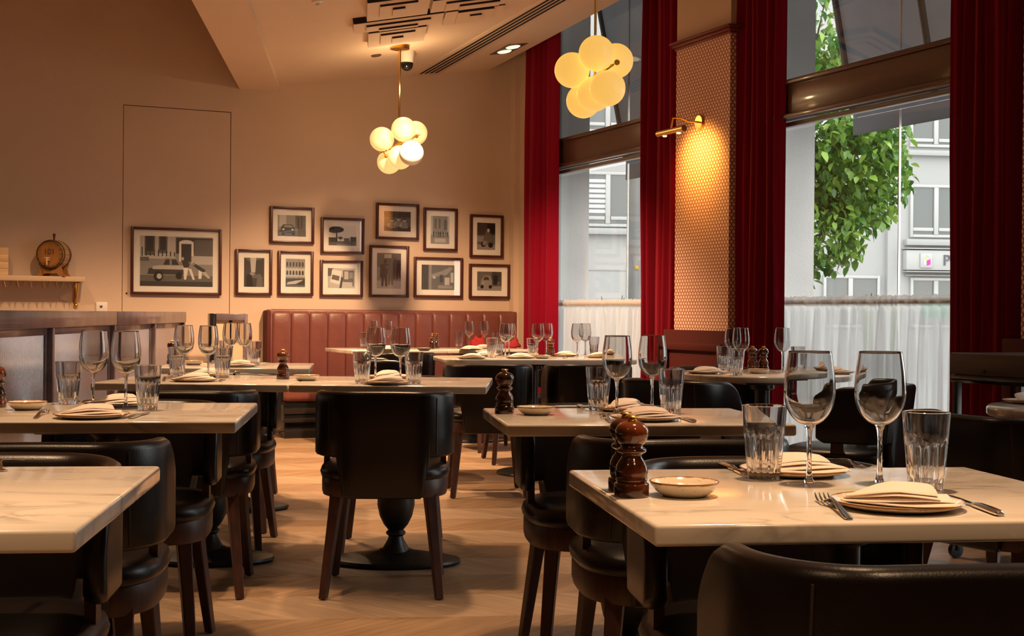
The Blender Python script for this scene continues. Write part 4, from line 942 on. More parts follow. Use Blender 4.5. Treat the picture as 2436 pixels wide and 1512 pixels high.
for q in leaves[:300]:
    o = link('leaf', lm); o.parent = tree; o.matrix_local = q[2]
fm = MB()
for q in leaves[300:]: fm.add([q[2] @ Vector(p) for p in lv], lf)
o = link('foliage', fm.data('foliage', 'leaf', True, 180), tree); o['kind'] = 'stuff'
# planters outside the sheers, tips showing over the rods
def planter(label, px, wv, tips, seed):
    s, _ = onwin(px, 748, wv); base = WP(s, wv, -.14); rnd = random.Random(seed)
    t = thing('potted_plant', label, 'plant', base, SROT)
    link('pot', MB().bbox(-.11, .11, -.11, .11, 0, .55, .012).data('pot', 'planter'), t)
    for tx, ty in tips:
        s2, z2_ = onwin(tx, ty, wv); x = s2-s; z = z2_+.14
        rows = []
        for i in range(7):
            u = i/6; wd = .028*math.sin(math.pi*min(1, u*.92+.08))**.8+.001
            cx_ = x*u*.4+x*.6*u*u; rows.append([(cx_-wd, .03*u, .5+(z-.5)*u), (cx_, .03*u-.008, .5+(z-.5)*u), (cx_+wd, .03*u, .5+(z-.5)*u)])
        link('leaf', MB().grid(rows).data('leaf', 'leaf', True, 180), t)
planter('spiky potted plant outside the right window, tips above the sheer', 2066, 1.0, [(2042, 705), (2053, 700), (2066, 697), (2078, 701), (2087, 705)], 1)
planter('potted plant outside the right window with a single bent tip', 2120, 1.2, [(2124, 703), (2114, 708), (2130, 710)], 2)
planter('potted plant outside the left window, thin tips above the sheer', 1450, 1.1, [(1425, 704), (1475, 702), (1479, 708)], 3)
# green street sign
gY = 17.0; gp = atY(2188, 703, gY)
gs = thing('street_sign', 'green street sign with white border low behind the right sheer', 'sign', (gp.x, gY, -.14))
link('board', MB().bbox(0, 1.3, -.02, .02, gp.z+.14-.3, gp.z+.14, .015).data('board', 'signwhite'), gs)
link('green_face', MB().bbox(.02, 1.28, -.026, -.019, gp.z+.14-.28, gp.z+.14-.02, .008).data('green_face', 'signgreen'), gs)
for x in (.2, 1.1): link('post', MB().tube([(x, .03, 0), (x, .03, gp.z+.1)], .03, 12).data('post', 'greypost'), gs)

# ================================================================== KINDS OF FURNITURE AND TABLEWARE
def chair():
    HW, RC, YB, YF = .232, .125, -.205, .070
    arc = RC*math.pi/2; flat = HW-RC; side = YF-(YB+RC); HALF = flat+arc+side
    def plan(t):                                           # t: signed arc length from the back centre
        s = abs(t); sg = 1 if t >= 0 else -1
        if s <= flat: return Vector((sg*s, YB)), Vector((0, -1))
        if s <= flat+arc:
            a = (s-flat)/RC; return Vector((sg*(flat+RC*math.sin(a)), YB+RC-RC*math.cos(a))), Vector((sg*math.sin(a), -math.cos(a)))
        return Vector((sg*HW, YB+RC+s-flat-arc)), Vector((sg, 0))
    ts = sorted(set([-HALF+HALF*2*i/56 for i in range(57)]+[x*sg for sg in (1, -1) for x in (.135, .141, .147, .153, .159, .165, HALF-.008, HALF-.02, HALF-.035, HALF-.055)]))
    rows = []
    TH = .021
    for t in ts:
        s = abs(t); p, n = plan(t)
        e = HALF-s; zt_ = .738
        if e < .125: zt_ = .60+(.138)*math.sqrt(max(0, 1-((.125-e)/.125)**2))
        zt_ += .006*math.cos(t*5)
        k = max(0, min(1, (s-.137)/.026)); k = k*k*(3-2*k); zb_ = .355+(.503-.355)*k
        if e < .03: zb_ += (.03-e)*.6
        th = TH*(1 if e > .02 else .55+.45*math.sqrt(max(0, 1-((.02-e)/.02)**2)))
        loop = []
        rr = .019
        for q in range(16):
            # rounded upright section: outer side, top, inner side, bottom
            if q < 4: z = zb_+rr*.6+(zt_-rr-zb_-rr*.6)*q/3; o = th
            elif q < 8: a = math.pi*(q-3)/5; z = zt_-rr+rr*math.sin(a); o = th*math.cos(a)
            elif q < 12: z = zt_-rr-(zt_-rr-zb_-rr*.6)*(q-8)/3; o = -th
            else: a = math.pi*(q-11)/5; z = zb_+rr*.6-rr*.6*math.sin(a); o = -th*math.cos(a)
            rake = -.035*max(0, (z-.42)/.3)*max(0, -n.y)
            loop.append((p.x+n.x*o, p.y+n.y*o+rake, z))
        rows.append(loop)
    mb = MB().grid(rows, closeU=True); n16 = 16
    mb.f += [tuple(range(16))[::-1], tuple(range((len(rows)-1)*16, len(rows)*16))]; mb.m += [0, 0]
    back = mb.data('backrest', 'leather', True, 70)
    piping = []                                            # piped seams on the back corners
    for sg in (1, -1):
        t = sg*.185; p, n = plan(t); sm = MB()
        sm.tube([(p.x+n.x*(TH+.0005), p.y+n.y*(TH+.0005)-.035*max(0, (z-.42)/.3)*max(0, -n.y), z) for z in (.515, .6, .68, .72)], .0022, 6)
        piping.append(sm.data('piping', 'stitch'))
    def super(a, hx, hy, e=.62):
        c, s = math.cos(a), math.sin(a); return hx*math.copysign(abs(c)**e, c), hy*math.copysign(abs(s)**e, s)
    rows = []
    for hx, z in ((.1, .480), (.17, .479), (.212, .472), (.234, .457), (.240, .439), (.236, .425), (.222, .416)):
        rows.append([(super(2*math.pi*i/40, hx, hx)[0]*1.0, .022+super(2*math.pi*i/40, hx, hx*.985)[1], z) for i in range(40)])
    seat = MB().add([(0, .022, .481)], []).grid(rows, closeU=True)
    seat.f += [(0, 1+i, 1+(i+1) % 40) for i in range(40)]; seat.m += [0]*40
    seat = seat.data('seat', 'leather', True, 80)
    rows = []
    for off, z in ((-.022, .360), (.0, .357), (.0, .357), (.004, .372), (.004, .418), (0, .424), (-.022, .424)):
        rows.append([(super(2*math.pi*i/48, .229+off, 1)[0], .020+super(2*math.pi*i/48, 1, .222+off)[1], z) for i in range(48)])
    rail = MB().grid(rows+[rows[0]], closeU=True).data('seat_rail', 'walnut', True, 40)
    def leg(x0, y0, x1, y1, a, b):
        rows = []
        for u in (0, .05, .14, .3, .6, 1):
            z = .405*(1-u)+.0045*u; fl = max(0, 1-u/.2); hw = (.021+.010*fl*fl)*(1-u)+.0135*u; hd = (.019+.008*fl*fl)*(1-u)+.0135*u
            x, y = x0+(x1-x0)*u, y0+(y1-y0)*u; ca, sa = math.cos(a), math.sin(a)
            rows.append([(x+ca*i*hw-sa*j*hd, y+sa*i*hw+ca*j*hd, z) for i, j in ((-1, -.82), (-.82, -1), (.82, -1), (1, -.82), (1, .82), (.82, 1), (-.82, 1), (-1, .82))])
        m = MB().grid(rows, closeU=True); m.f += [tuple(range(8))[::-1], tuple(range(40, 48))]; m.m += [0, 0]
        m.lathe([(0, 0), (.008, 0), (.008, .005), (0, .005)], 8, c=(x1, y1, 0))
        return m.data('leg', 'walnut', True, 40)
    legs = [leg(s*.163, -.136, s*.206, -.235, s*.35, 1) for s in (1, -1)]+[leg(s*.168, .160, s*.203, .205, -s*.35, 1) for s in (1, -1)]
    posts = []
    for s in (1, -1):
        posts.append(MB().grid([[(s*(.216+dx*i), -.012+dy*j, z) for i, j in ((-1, -1), (1, -1), (1, 1), (-1, 1))] for dx, dy, z in ((.011, .036, .40), (.0105, .028, .44), (.010, .024, .48), (.010, .024, .515))], closeU=True).data('arm_post', 'walnut', False))
    return [('backrest', back), ('piping', piping[0], 0), ('piping', piping[1], 0), ('seat', seat), ('seat_rail', rail)]+[('leg', l) for l in legs]+[('arm_post', p) for p in posts]
KINDS['dining_chair'] = chair
BH = .745
def base_parts(kind, ov=.62):
    if kind == 'vase':
        col = MB().lathe([(0, .03), (.062, .03), (.066, .046), (.058, .058), (.050, .068), (.033, .098), (.029, .112), (.040, .121), (.040, .128), (.031, .137), (.05, .160), (.067, .195), (.0765, .240), (.074, .300), (.060, .375), (.040, .45), (.030, .49), (.044, .50), (.044, .515), (.034, .53), (.031, .60), (.034, .67), (.06, .695), (0, .695)], 36).data('column', 'iron')
        m = MB().lathe([(0, .062), (.062, .062), (.07, .056), (.15, .042), (.235, .028), (.262, .022), (.268, .013), (.262, .004), (.255, 0), (0, 0)], 48)
        m.v = [(x, y*ov, z) for x, y, z in m.v]; base = m.data('base', 'iron')
    else:
        col = MB().lathe([(0, .02), (.05, .02), (.05, .05), (.037, .06), (.037, .66), (.06, .67), (.06, .69), (0, .69)], 32).data('column', 'iron')
        base = MB().lathe([(0, .034), (.05, .034), (.2, .024), (.225, .016), (.23, .006), (.226, 0), (0, 0)], 48).data('base', 'iron')
    plate = MB().bbox(-.16, .16, -.16, .16, .695, .714, .004).data('top_plate', 'iron')
    return [('column', col), ('base', base), ('top_plate', plate)]
def table_kind(name, wx, wy, kind, th=.030, rc=0):
    def f():
        if rc:
            bm = []
            pts = []
            for cx_, cyy, a0 in ((wx/2-rc, wy/2-rc, 0), (-wx/2+rc, wy/2-rc, 90), (-wx/2+rc, -wy/2+rc, 180), (wx/2-rc, -wy/2+rc, 270)):
                for i in range(11): a = R(a0+9*i); pts.append((cx_+rc*math.cos(a), cyy+rc*math.sin(a)))
            rows = []
            for ins, z in ((.006, BH-th), (.001, BH-th+.004), (0, BH-th+.009), (0, BH-.009), (.001, BH-.004), (.006, BH)):
                rows.append([(x-ins*(x/math.hypot(x, y)), y-ins*(y/math.hypot(x, y)), z) for x, y in pts])
            m = MB().grid(rows, closeU=True); n = len(pts); m.f += [tuple(range(n))[::-1], tuple(range(5*n, 6*n))]; m.m += [0, 0]
        else: m = MB().bbox(-wx/2, wx/2, -wy/2, wy/2, BH-th, BH, .006, seg=3)
        return [('tabletop', m.data('tabletop', 'marble', True, 50))]+base_parts(kind)
    KINDS[name] = f
def wine_glass():
    def spl(p, k=4):                                       # smooth the profile
        out = []
        for i in range(len(p)-1):
            a, b_, c, d = p[max(i-1, 0)], p[i], p[i+1], p[min(i+2, len(p)-1)]
            for q in range(k):
                t = q/k; out.append(tuple(.5*(2*b_[m]+(c[m]-a[m])*t+(2*a[m]-5*b_[m]+4*c[m]-d[m])*t*t+(3*b_[m]-3*c[m]+d[m]-a[m])*t**3) for m in (0, 1)))
        return out+[p[-1]]
    bo = [(.0, .098), (.009, .0985), (.0195, .103), (.0302, .113), (.0375, .127), (.0412, .144), (.0418, .158), (.0404, .180), (.0374, .202), (.0348, .219)]
    bi = [(0, .1012), (.0085, .1018), (.0184, .1058), (.0287, .1152), (.0361, .1285), (.0400, .1446), (.0406, .158), (.0393, .180), (.0364, .202), (.0339, .2192)]
    bo = [(max(0, r), z) for r, z in spl(bo)]; bi = [(max(0, r), z) for r, z in spl(bi)]
    b = MB().lathe(bo+[(.0344, .2197)]+bi[::-1], 56).data('bowl', 'glass', True, 80)
    st = MB().lathe([(0, .0035), (.010, .0036), (.0062, .010), (.0046, .022), (.0040, .05), (.0042, .078), (.0056, .090), (.0088, .0978), (0, .0978)], 24).data('stem', 'glass', True, 80)
    ft = MB().lathe([(0, .0004), (.034, .0004), (.0355, .0008), (.034, .0016), (.02, .0026), (.011, .0034), (0, .0034)], 40).data('foot', 'thinglass', True, 80)
    return [('bowl', b), ('stem', st), ('foot', ft)]
KINDS['wine_glass'] = wine_glass
def tumbler():
    H_ = .126
    zs = [0, .0015, .006, .014, .024, .036, .048, .060, .070, .074, .078, .082, .095, .11, H_-.001]
    def ro(z): return .0262+.0115*(z/H_)**.8
    prof = [(0, .0004)]+[(ro(z)-(.002 if i == 0 else .0), z+(.0004 if i == 0 else 0)) for i, z in enumerate(zs)]+[(ro(H_)-.0012, H_), (ro(H_)-.0025, H_-.001)]
    inn = [.11, .095, .082, .076, .070, .055, .04, .026, .018, .0145]
    prof += [(ro(z)-(.0026 if z > .078 else .0036 if z > .02 else .006), z) for z in inn]+[(0, .0135)]
    no = 1+len(zs)
    def mod(a, k, z):
        if 0 < k <= no and .004 < z < .0745:
            return 1-.085*(1-abs(math.cos(a*8))**.8)*min(1, (z-.004)/.012)*(1 if z < .069 else .7)
        if k <= no and .0745 <= z < .08: return 1.012
        return 1
    return [('tumbler', MB().lathe(prof, 128, mod=mod).data('tumbler', 'tumblerglass', True, 40))]
KINDS['tumbler'] = tumbler
def rim_attr(me, r0, r1, zmin):
    a = me.attributes.new('rim', 'FLOAT', 'POINT')
    for i, v in enumerate(me.vertices):
        r = math.hypot(v.co.x, v.co.y); a.data[i].value = max(0, min(1, (r-r0)/(r1-r0))) if v.co.z > zmin else 0
    return me
def plate():
    m = MB().lathe([(0, .002), (.055, .002), (.060, .0016), (.062, 0), (.066, 0), (.078, .0034), (.090, .0074), (.0945, .0102), (.0955, .0112), (.0948, .0122), (.090, .0108), (.078, .0076), (.066, .0056), (.03, .005), (0, .005)], 64).data('plate', 'glaze', True, 60)
    return [('plate', rim_attr(m, .087, .0958, .0095))]
KINDS['plate'] = plate
def bowl():
    m = MB().lathe([(r, z*.82) for r, z in [(0, .0025), (.026, .0025), (.028, 0), (.032, 0), (.044, .010), (.051, .021), (.0535, .0275), (.0528, .0285), (.0512, .028), (.047, .0195), (.038, .0105), (.02, .0065), (0, .006)]], 52).data('shallow_bowl', 'glaze', True, 60)
    return [('shallow_bowl', rim_attr(m, .047, .0535, .019))]
KINDS['shallow_bowl'] = bowl
def mill(off=0):
    body = MB().lathe([(0, 0), (.0262, 0), (.0268, .001), (.0268, .0185), (.0258, .0205), (.0232, .0218), (.0228, .0235), (.0240, .0250), (.0243, .0270), (.0236, .0282), (.0250, .0345), (.0252, .0400), (.0240, .0460), (.0205, .0530), (.0166, .0585), (.0152, .0620), (.0160, .0650), (.0200, .0668), (.0224, .0690), (.0226, .0712), (.0205, .0735), (.0172, .0750), (.0165, .0775), (.0172, .0785), (0, .0785)], 36).data('body', 'mill', True, 50)
    head = MB().lathe([(0, .079), (.0172, .079), (.0196, .0805), (.0236, .0870), (.0258, .0950), (.0252, .1020), (.0220, .1080), (.0165, .1125), (.0100, .1150), (.006, .1155), (0, .1155)], 36).data('head', 'mill', True, 50)
    fin = MB().lathe([(0, .1150), (.0075, .1155), (.0070, .1168), (.0056, .1180), (.0062, .1195), (.0095, .1205), (.0100, .1222), (.0085, .1238), (0, .1245)], 24).data('finial', 'brass', True, 50)
    return [('body', body), ('head', head), ('finial', fin)]
KINDS['pepper_mill'] = mill
def napkin(var):
    def f():
        rnd = random.Random(40+var); m = MB(); nl = 4
        for k in range(nl):
            th = .0066; st = .0050; rot = rnd.uniform(-.05, .05)+(.17*k if var == 2 else .06*k)
            x1 = .082-.013*k+(.006 if k % 2 else 0); x0 = -.080+.002*k; W_ = .082+.004*k-(.012*k if var == 2 else 0); oy = (.010*(k-1.5) if var == 1 else .004*k)
            nx, ny, rows = 20, 9, []
            for i in range(nx+1):
                u = i/nx; x = x0+(x1-x0)*(.5-.5*math.cos(math.pi*u)); v = (x+.08)/.16
                tap = (1-(1-min(1, v*1.6))**2.2*.92) if v < .63 else 1
                end = math.sqrt(max(.02, 1-max(0, (u-.94)/.06)**2))
                drop = min(1, .25+1.6*v) if v < .5 else 1
                loop = []
                for j in range(2*ny):
                    a = 2*math.pi*j/(2*ny); c_, s_ = math.cos(a), math.sin(a)
                    y = W_/2*tap*math.copysign(abs(c_)**.7, c_)
                    z = .0006+(st*k)*drop+th/2*(1+s_*end*(abs(s_)**-.15 if abs(s_) > .05 else 1))*(.55+.45*min(1, v*3))
                    z += .0065*math.sin(math.pi*min(1, max(0, v)))*(k/(nl-1))**1.5 - .006*(k/nl)*(y/(W_/2))**2 + .0016*math.sin(40*x+2*k+3*y*20)
                    loop.append((x*math.cos(rot)-y*math.sin(rot), x*math.sin(rot)+y*math.cos(rot)+oy, max(.0004, z)))
                rows.append(loop)
            b = len(m.v); n = 2*ny; m.grid(rows, closeU=True)
            m.f += [tuple(range(b, b+n))[::-1], tuple(range(b+nx*n, b+(nx+1)*n))]; m.m += [0, 0]
        return [('napkin', m.data('napkin', 'napkin', True, 60))]
    return f
for i_ in range(3): KINDS['napkin_%d' % i_] = napkin(i_)
def strip(m, pts, ws, th, yo=0):
    rows = []
    for (x, z), w_ in zip(pts, ws):
        t = th if not isinstance(th, (list, tuple)) else th[len(rows)]
        rows.append([(x, yo-w_/2, z+t*.3), (x, yo-w_*.3, z), (x, yo+w_*.3, z), (x, yo+w_/2, z+t*.3), (x, yo+w_/2, z+t*.7), (x, yo+w_*.3, z+t), (x, yo-w_*.3, z+t), (x, yo-w_/2, z+t*.7)])
    b = len(m.v); m.grid(rows, closeU=True); n = len(rows); m.f += [tuple(range(b, b+8))[::-1], tuple(range(b+(n-1)*8, b+n*8))]; m.m += [0, 0]
def fork():
    h = MB(); strip(h, [(-.10, .001), (-.095, .001), (-.07, .003), (-.03, .008), (0, .012), (.02, .013), (.03, .010), (.038, .0065), (.048, .004)], [.008, .013, .0115, .0085, .0055, .0055, .010, .019, .024], .0024)
    p = [('handle', h.data('handle', 'steel', True, 60))]
    tn = MB()
    for k in range(4): strip(tn, [(.046, .004), (.056, .0022), (.070, .002), (.086, .006), (.095, .0105)], [.0048, .0038, .0036, .003, .0014], .0018, (k-1.5)*.0064)
    return p+[('tines', tn.data('tines', 'steel', True, 60))]
KINDS['table_fork'] = fork
def knife():
    h = MB(); strip(h, [(-.105, .001), (-.10, .0005), (-.07, .0005), (-.03, .0008), (-.012, .001), (-.005, .0015)], [.010, .015, .0155, .0145, .012, .009], [.005, .0075, .008, .0075, .006, .004])
    b = MB(); strip(b, [(-.005, .002), (.02, .0018), (.07, .0016), (.095, .0016), (.108, .0016)], [.010, .0165, .018, .014, .002], .0016)
    return [('handle', h.data('handle', 'steel', True, 60)), ('blade', b.data('blade', 'steel', True, 60))]
KINDS['table_knife'] = knife

# ================================================================== TABLES AND CHAIRS
table_kind('t_wide', .75, .63, 'plain'); table_kind('t_wide_vase', .75, .60, 'vase'); table_kind('t_deep', .76, .715, 'vase')
table_kind('t_long', 1.22, .78, 'plain', rc=.10); table_kind('t_round', .86, .86, 'plain', rc=.429); table_kind('t_round_s', .80, .80, 'plain', rc=.399)
GT = 'marble tables of the dining room'
for key, x, y, rz, nm, lab in [('t_wide', .518, 2.135, 8, 'marble_table', 'rectangular marble table at the front right, nearest the camera, set for two'),
        ('t_wide_vase', .325, 3.703, 7, 'marble_table', 'rectangular marble table just behind the front right table'),
        ('t_deep', -.963, 2.003, 6.4, 'marble_table', 'rectangular marble table in the bottom left corner, almost bare'),
        ('t_deep', -1.11, 3.70, 6.4, 'marble_table', 'rectangular marble table on the left, second from the front'),
        ('t_deep', -1.233, 5.52, -1, 'marble_table', 'left one of two marble tables pushed together in the middle'),
        ('t_deep', -.468, 5.505, -1, 'marble_table', 'right one of two marble tables pushed together, behind the central chair'),
        ('t_deep', -1.42, 6.98, 6.4, 'marble_table', 'marble table at the far left beside the glass partition'),
        ('t_deep', -.99, 10.51, 24.3, 'marble_table', 'left marble table along the red banquette'),
        ('t_deep', -.288, 10.83, 24.3, 'marble_table', 'right marble table along the red banquette'),
        ('t_long', .135, 8.66, 10, 'marble_table', 'long round-cornered marble table before the left window'),
        ('t_round', 1.23, 6.60, 15, 'round_marble_table', 'round marble table standing before the wallpapered pier'),
        ('t_round_s', 1.90, 4.18, 0, 'round_marble_table', 'round marble table cut by the right edge of the picture')]:
    place(nm, (x, y, 0), R(rz), lab, 'table', GT, key=key)
GC = 'dark leather dining chairs'
for x, y, rz, lab in [(-.468, 5.03, 2.5, 'dark leather chair in the centre aisle, its whole back and legs in view'),
        (.394, 3.27, 6.4, 'dark leather chair with its back to us between the two right-hand tables'),
        (.48, 2.43, 186.4, 'dark leather chair facing us under the front right table'),
        (.507, 1.76, 6.4, 'nearest dark leather chair, only its back top showing in the bottom right corner'),
        (-1.03, 3.07, 6.4, 'dark leather chair with its back to us between the two front left tables'),
        (-.962, 2.38, 186.4, 'dark leather chair facing us under the bottom left table'),
        (-1.19, 4.99, 6.4, 'dark leather chair with its back to us before the left joined table'),
        (-1.13, 4.02, 186.4, 'dark leather chair facing us behind the second left table'),
        (-1.27, 5.87, 182, 'dark leather chair facing us behind the left joined table'),
        (-1.37, 6.42, 6.4, 'dark leather chair with its back to us before the far left table'),
        (-1.50, 7.32, 188, 'dark leather chair facing us behind the far left table'),
        (-.52, 5.86, 182, 'dark leather chair facing us behind the right joined table'),
        (.275, 4.01, 186.4, 'dark leather chair facing us at the far side of the second right table'),
        (-.14, 7.70, 6.4, 'dark leather chair with its back to us before the left half of the long table'),
        (.43, 7.82, 8, 'dark leather chair with its back to us before the right half of the long table'),
        (.79, 6.05, -42, 'dark leather chair turned right at the left of the round pier table'),
        (1.12, 7.28, 190, 'dark leather chair facing us behind the round pier table'),
        (1.43, 5.72, 62, 'dark leather chair turned left in front of the large sheer curtain'),
        (1.49, 4.05, -58, 'dark leather chair turned right at the right picture edge'),
        (-.84, 9.88, 24.3, 'dark leather chair with its back to us at the left banquette table'),
        (-.14, 10.20, 24.3, 'dark leather chair with its back to us at the right banquette table'),
        (-.72, 8.42, -75, 'dark leather chair turned right at the left end of the long table'),
        (.05, 9.34, 190, 'dark leather chair facing us behind the long table')]:
    place('dining_chair', (x, y, 0), R(rz), lab, 'chair', GC)

# ================================================================== TABLE SETTINGS
def onT(px, py, h=0): return onz(px, py, BH+h)
rs = random.Random(3)
def put(kind, px, py, label, cat, group, h=0, rz=None, key=None, lift=0):
    p = onT(px, py, h); p.z = BH+lift
    return place(kind, p, rs.uniform(0, 6.28) if rz is None else rz, label, cat, group, key)
for px, py, lab in [(2202, 1166, 'nearest fluted tumbler, right end of the front right table'), (1817, 1140, 'fluted tumbler at the left on the front right table'),
        (1423, 975, 'left fluted tumbler on the second right table'), (1596, 983, 'right fluted tumbler on the second right table'),
        (162, 961, 'left fluted tumbler on the second left table, next to the dish'), (351, 975, 'right fluted tumbler on the second left table'),
        (421, 897, 'left fluted tumbler on the left joined table'), (529, 898, 'right fluted tumbler on the left joined table'),
        (861, 912, 'left fluted tumbler on the right joined table'), (984, 913, 'right fluted tumbler on the right joined table'),
        (605, 868, 'right fluted tumbler on the far left table'), (538, 866, 'fluted tumbler behind the wine glasses on the far left table'),
        (866, 828, 'fluted tumbler on the left banquette table'), (1092, 827, 'left fluted tumbler on the right banquette table'), (1177, 826, 'right fluted tumbler on the right banquette table'),
        (1170, 850, 'leftmost fluted tumbler on the long rear table'), (1186, 846, 'second fluted tumbler from the left on the long rear table'), (1266, 851, 'middle fluted tumbler on the long rear table, before the mill'), (1413, 844, 'rightmost fluted tumbler on the long rear table'),
        (1722, 882, 'left fluted tumbler on the round pier table'), (1752, 893, 'fluted tumbler nearest us on the round pier table'), (1899, 883, 'right fluted tumbler on the round pier table')]:
    put('tumbler', px, py, lab, 'glass', 'fluted tumblers on the tables')
for px, py, lab in [(1924, 1152, 'left large wine glass on the front right table'), (2092, 1151, 'right large wine glass on the front right table, before the sheer'),
        (1467, 985, 'left wine glass on the second right table'), (1551, 976, 'right wine glass on the second right table'),
        (222, 966, 'left wine glass on the second left table'), (299, 971, 'right wine glass on the second left table'),
        (437, 899, 'left wine glass on the left joined table'), (495, 901, 'right wine glass on the left joined table'),
        (893, 904, 'left wine glass on the right joined table'), (952, 906, 'right wine glass on the right joined table'),
        (548, 868, 'left wine glass on the far left table'), (580, 869, 'right wine glass on the far left table'),
        (888, 828, 'left wine glass on the left banquette table'), (923, 827, 'right wine glass on the left banquette table'),
        (1116, 828, 'left wine glass on the right banquette table'), (1152, 827, 'right wine glass on the right banquette table'),
        (1202, 849, 'front one of the left wine glass pair on the long rear table'), (1211, 846, 'rear one of the left wine glass pair on the long rear table'),
        (1279, 848, 'front one of the middle wine glass pair on the long rear table'), (1300, 845, 'rear one of the middle wine glass pair on the long rear table'),
        (1373, 848, 'front one of the right wine glass pair on the long rear table'), (1392, 845, 'rear one of the right wine glass pair on the long rear table'),
        (1762, 885, 'front one of the wine glass pair on the round pier table'), (1743, 881, 'rear one of the wine glass pair on the round pier table'), (1861, 882, 'single wine glass against the sheer on the round pier table')]:
    put('wine_glass', px, py, lab, 'wine glass', 'empty wine glasses on the tables')
# plates with folded napkins: rim centre in the photo, napkin variant, napkin heading
for px, py, v, a, tab in [(2134, 1189, 0, -16, 'nearest place on the front right table'), (1890, 1112, 1, 10, 'far place on the front right table'),
        (1535, 989, 1, 15, 'near place on the second right table'), (1489, 967, 2, 30, 'far place on the second right table'),
        (218, 983, 1, 14, 'near place on the second left table'), (278, 956, 2, 20, 'far place on the second left table'),
        (462, 900, 2, 10, 'near place on the left joined table'), (492, 889, 1, 10, 'far place on the left joined table'),
        (921, 907, 0, 20, 'near place on the right joined table'), (922, 893, 2, 30, 'far place on the right joined table'),
        (568, 867, 1, 10, 'place on the far left table'), (924, 829, 1, 24, 'place on the left banquette table'),
        (1119, 829, 1, 24, 'left place on the right banquette table'), (1150, 826, 0, 24, 'right place on the right banquette table'),
        (1122, 849, 0, 10, 'leftmost place on the long rear table'), (1153, 843, 2, 10, 'second place from the left on the long rear table'), (1236, 848, 1, 10, 'nearest middle place on the long rear table'), (1342, 843, 2, 10, 'far right place on the long rear table'), (1425, 846, 0, 10, 'near right place on the long rear table'),
        (1681, 883, 1, 25, 'left place on the round pier table'), (1987, 883, 2, 30, 'right place on the round pier table'), (2458, 951, 1, 40, 'place on the round table at the right edge')]:
    put('plate', px, py, 'speckled brown-rimmed plate at the '+tab, 'plate', 'speckled plates on the tables', h=.011, rz=0)
    put('napkin', px, py, 'folded linen napkin on the plate, '+tab, 'napkin', 'folded napkins on the plates', h=.011, rz=R(a), key='napkin_%d' % v, lift=.0058)
for px, py, lab in [(1628, 1143, 'shallow speckled dish beside the pepper mills on the front right table'), (1275, 966, 'shallow speckled dish beside the mill on the second right table'),
        (65, 954, 'shallow speckled dish at the left end of the second left table'), (729, 891, 'shallow speckled dish at the left of the right joined table'),
        (460, 857, 'shallow dish on the far left table'), (1009, 827, 'shallow dish on the left banquette table'), (1290, 844, 'shallow dish beside the mill on the long rear table'), (1805, 877, 'shallow dish in front of the two mills on the round pier table')]:
    put('shallow_bowl', px, py, lab, 'dish', 'shallow speckled dishes', h=.023)
for px, py, lab in [(1502, 1180, 'front one of two dark wood pepper mills on the front right table'), (1487, 1166, 'rear one of two dark wood pepper mills on the front right table'),
        (1200, 983, 'red-brown wood pepper mill on the corner of the second right table'), (-8, 968, 'pepper mill cut by the left picture edge on the second left table'),
        (673, 901, 'dark wood pepper mill at the joint of the two middle tables'), (409, 865, 'dark pepper mill on the far left table'),
        (1028, 829, 'left one of two small mills on the left banquette table'), (1038, 828, 'right one of two small mills on the left banquette table'),
        (1310, 847, 'slim pepper mill on the long rear table'), (1790, 880, 'left one of two mills on the round pier table'), (1816, 880, 'right one of two mills on the round pier table')]:
    put('pepper_mill', px, py, lab, 'pepper mill', 'wooden pepper mills', rz=rs.uniform(0, 6))
def cutlery(kind, tip, end, lab, lift=0, anchor='end'):
    a, b = onT(*end), onT(*tip); d = (b-a).normalized(); c = b-d*.094 if anchor == 'tip' else a+d*.1
    c.z = BH+lift
    place(kind, c, math.atan2(d.y, d.x), lab, 'fork' if 'fork' in kind else 'knife', 'steel cutlery on the tables')
for k, tip, end, lab in [('table_fork', (1915, 1163), (2021, 1237), 'steel fork left of the nearest plate on the front right table'), ('table_knife', (2250, 1180), (2377, 1227), 'steel knife with its handle right of the nearest plate on the front right table'),
        ('table_knife', (1800, 1142), (1716, 1106), 'steel knife behind the left tumbler on the front right table'), ('table_fork', (2086, 1121), (2012, 1110), 'steel fork right of the far plate on the front right table'),
        ('table_fork', (1423, 983), (1453, 1006), 'steel fork left of the near plate on the second right table'), ('table_knife', (1590, 985), (1651, 1005), 'steel knife right of the near plate on the second right table'), ('table_knife', (1412, 982), (1377, 967), 'steel knife left of the far plate on the second right table'),
        ('table_fork', (146, 962), (84, 996), 'steel fork left of the near plate on the second left table'), ('table_knife', (357, 981), (310, 996), 'steel knife right of the near plate on the second left table'),
        ('table_knife', (205, 949), (186, 960), 'steel knife left of the far plate on the second left table'),
        ('table_fork', (404, 891), (389, 907), 'steel fork left of the near plate on the left joined table'), ('table_fork', (566, 890), (550, 884), 'steel fork right of the tumbler on the left joined table'), ('table_knife', (540, 898), (524, 908), 'steel knife before the right tumbler on the left joined table'),
        ('table_fork', (508, 862), (498, 868), 'steel fork on the far left table'), ('table_knife', (1742, 886), (1704, 891), 'steel knife before the left plate on the round pier table'), ('table_fork', (1358, 848), (1340, 853), 'steel fork on the long rear table')]:
    cutlery(k, tip, end, lab, anchor='tip' if 'right of the far' in lab or 'right of the tumbler' in lab or 'far left' in lab else 'end')
cutlery('table_fork', (-40, 1128), (56, 1096), 'upper steel fork with its handle in view on the bottom left table')
cutlery('table_fork', (-70, 1110), (14, 1122), 'lower steel fork at the picture edge on the bottom left table')
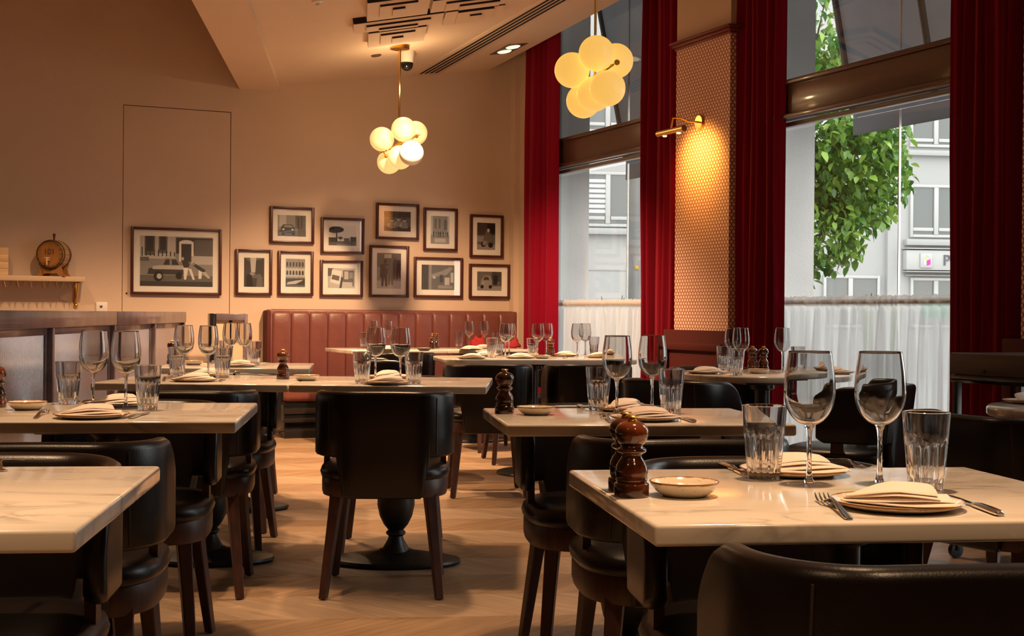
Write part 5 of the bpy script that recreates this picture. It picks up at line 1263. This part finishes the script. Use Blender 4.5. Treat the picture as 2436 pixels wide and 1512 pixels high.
for px, py, sc_, lab in [(1139, 824, .085, 'crumpled bright red cloth behind the wine glasses on the right banquette table'), (1218, 826, .07, 'small red cloth at the right end of the right banquette table')]:
    rows = []; rnd = random.Random(px)
    for j in range(7):
        u = j/6; rows.append([(sc_*(1-.55*u**2)*math.cos(2*math.pi*i/18)*(1+.22*math.sin(3*i+j)), sc_*.5*(1-.5*u)*math.sin(2*math.pi*i/18)*(1+.15*math.cos(2*i+j)), .075*u*(1+.3*math.sin(i*1.3))) for i in range(18)])
    m = MB().grid(rows, closeU=True); m.f += [tuple(range(18))[::-1], tuple(range(108, 126))]; m.m += [0, 0]
    p = onT(px, py); tag(link('red_cloth', m.data('red_cloth', 'redcloth', True, 180), None, p, .4), lab, 'cloth')

# ------------------------------------------------------------------ console trolley at the right
cpos = onz(2256, 1330, 0); cY = 5.75
cp = atY(2259, 838, cY)
con = thing('console_trolley', 'dark wooden console on a black frame with castors before the right curtain', 'console', (cp.x, cY, 0), SROT-R(0))
L_ = 1.5; ct = cp.z; ap = .15*.62
link('apron', MB().bbox(0, L_, 0, .42, ct-.092, ct, .006).data('apron', 'darkwood'), con)
link('frame', MB().bbox(0, L_, .005, .415, ct-.125, ct-.093, .003).data('frame', 'blackgloss'), con)
for x in (.015, L_-.015):
    for y in (.03, .39):
        lg = link('leg', MB().bbox(x-.014, x+.014, y-.014, y+.014, .07, ct-.125, .002).data('leg', 'iron'), con)
        link('castor', MB().tube([(x-.011, y, .032), (x+.011, y, .032)], .032, 16).bbox(x-.016, x+.016, y-.01, y+.01, .03, .072, .002).data('castor', 'blackgloss'), lg)
link('bottom_shelf', MB().bbox(.03, L_-.03, .03, .39, .10, .125, .004).data('bottom_shelf', 'darkwood'), con)
for x in (.2, .5): link('bolt', MB().tube([(x, -.004, ct-.075), (x, .004, ct-.075)], .007, 10).data('bolt', 'wire'), con)
for x, d, w2 in ((.42, .16, .30), (.62, .13, .22)):
    link('cable', MB().tube([(x+w2*i/12, .10+.1*i/12, ct-.12-d*math.sin(math.pi*min(1, i/12*.92))) for i in range(13)], .0032, 6).data('cable', 'wire'), con)
bw = con.location+SD*.52+SO*.15
m = MB().lathe([(0, 0), (.022, 0), (.045, .02), (.058, .045), (.055, .05), (.05, .043), (.035, .022), (0, .012)], 28)
tag(link('wooden_bowl', m.data('wooden_bowl', 'walnut', True, 50), None, (bw.x, bw.y, ct)), 'small brown wooden bowl on the console at the right edge', 'bowl')
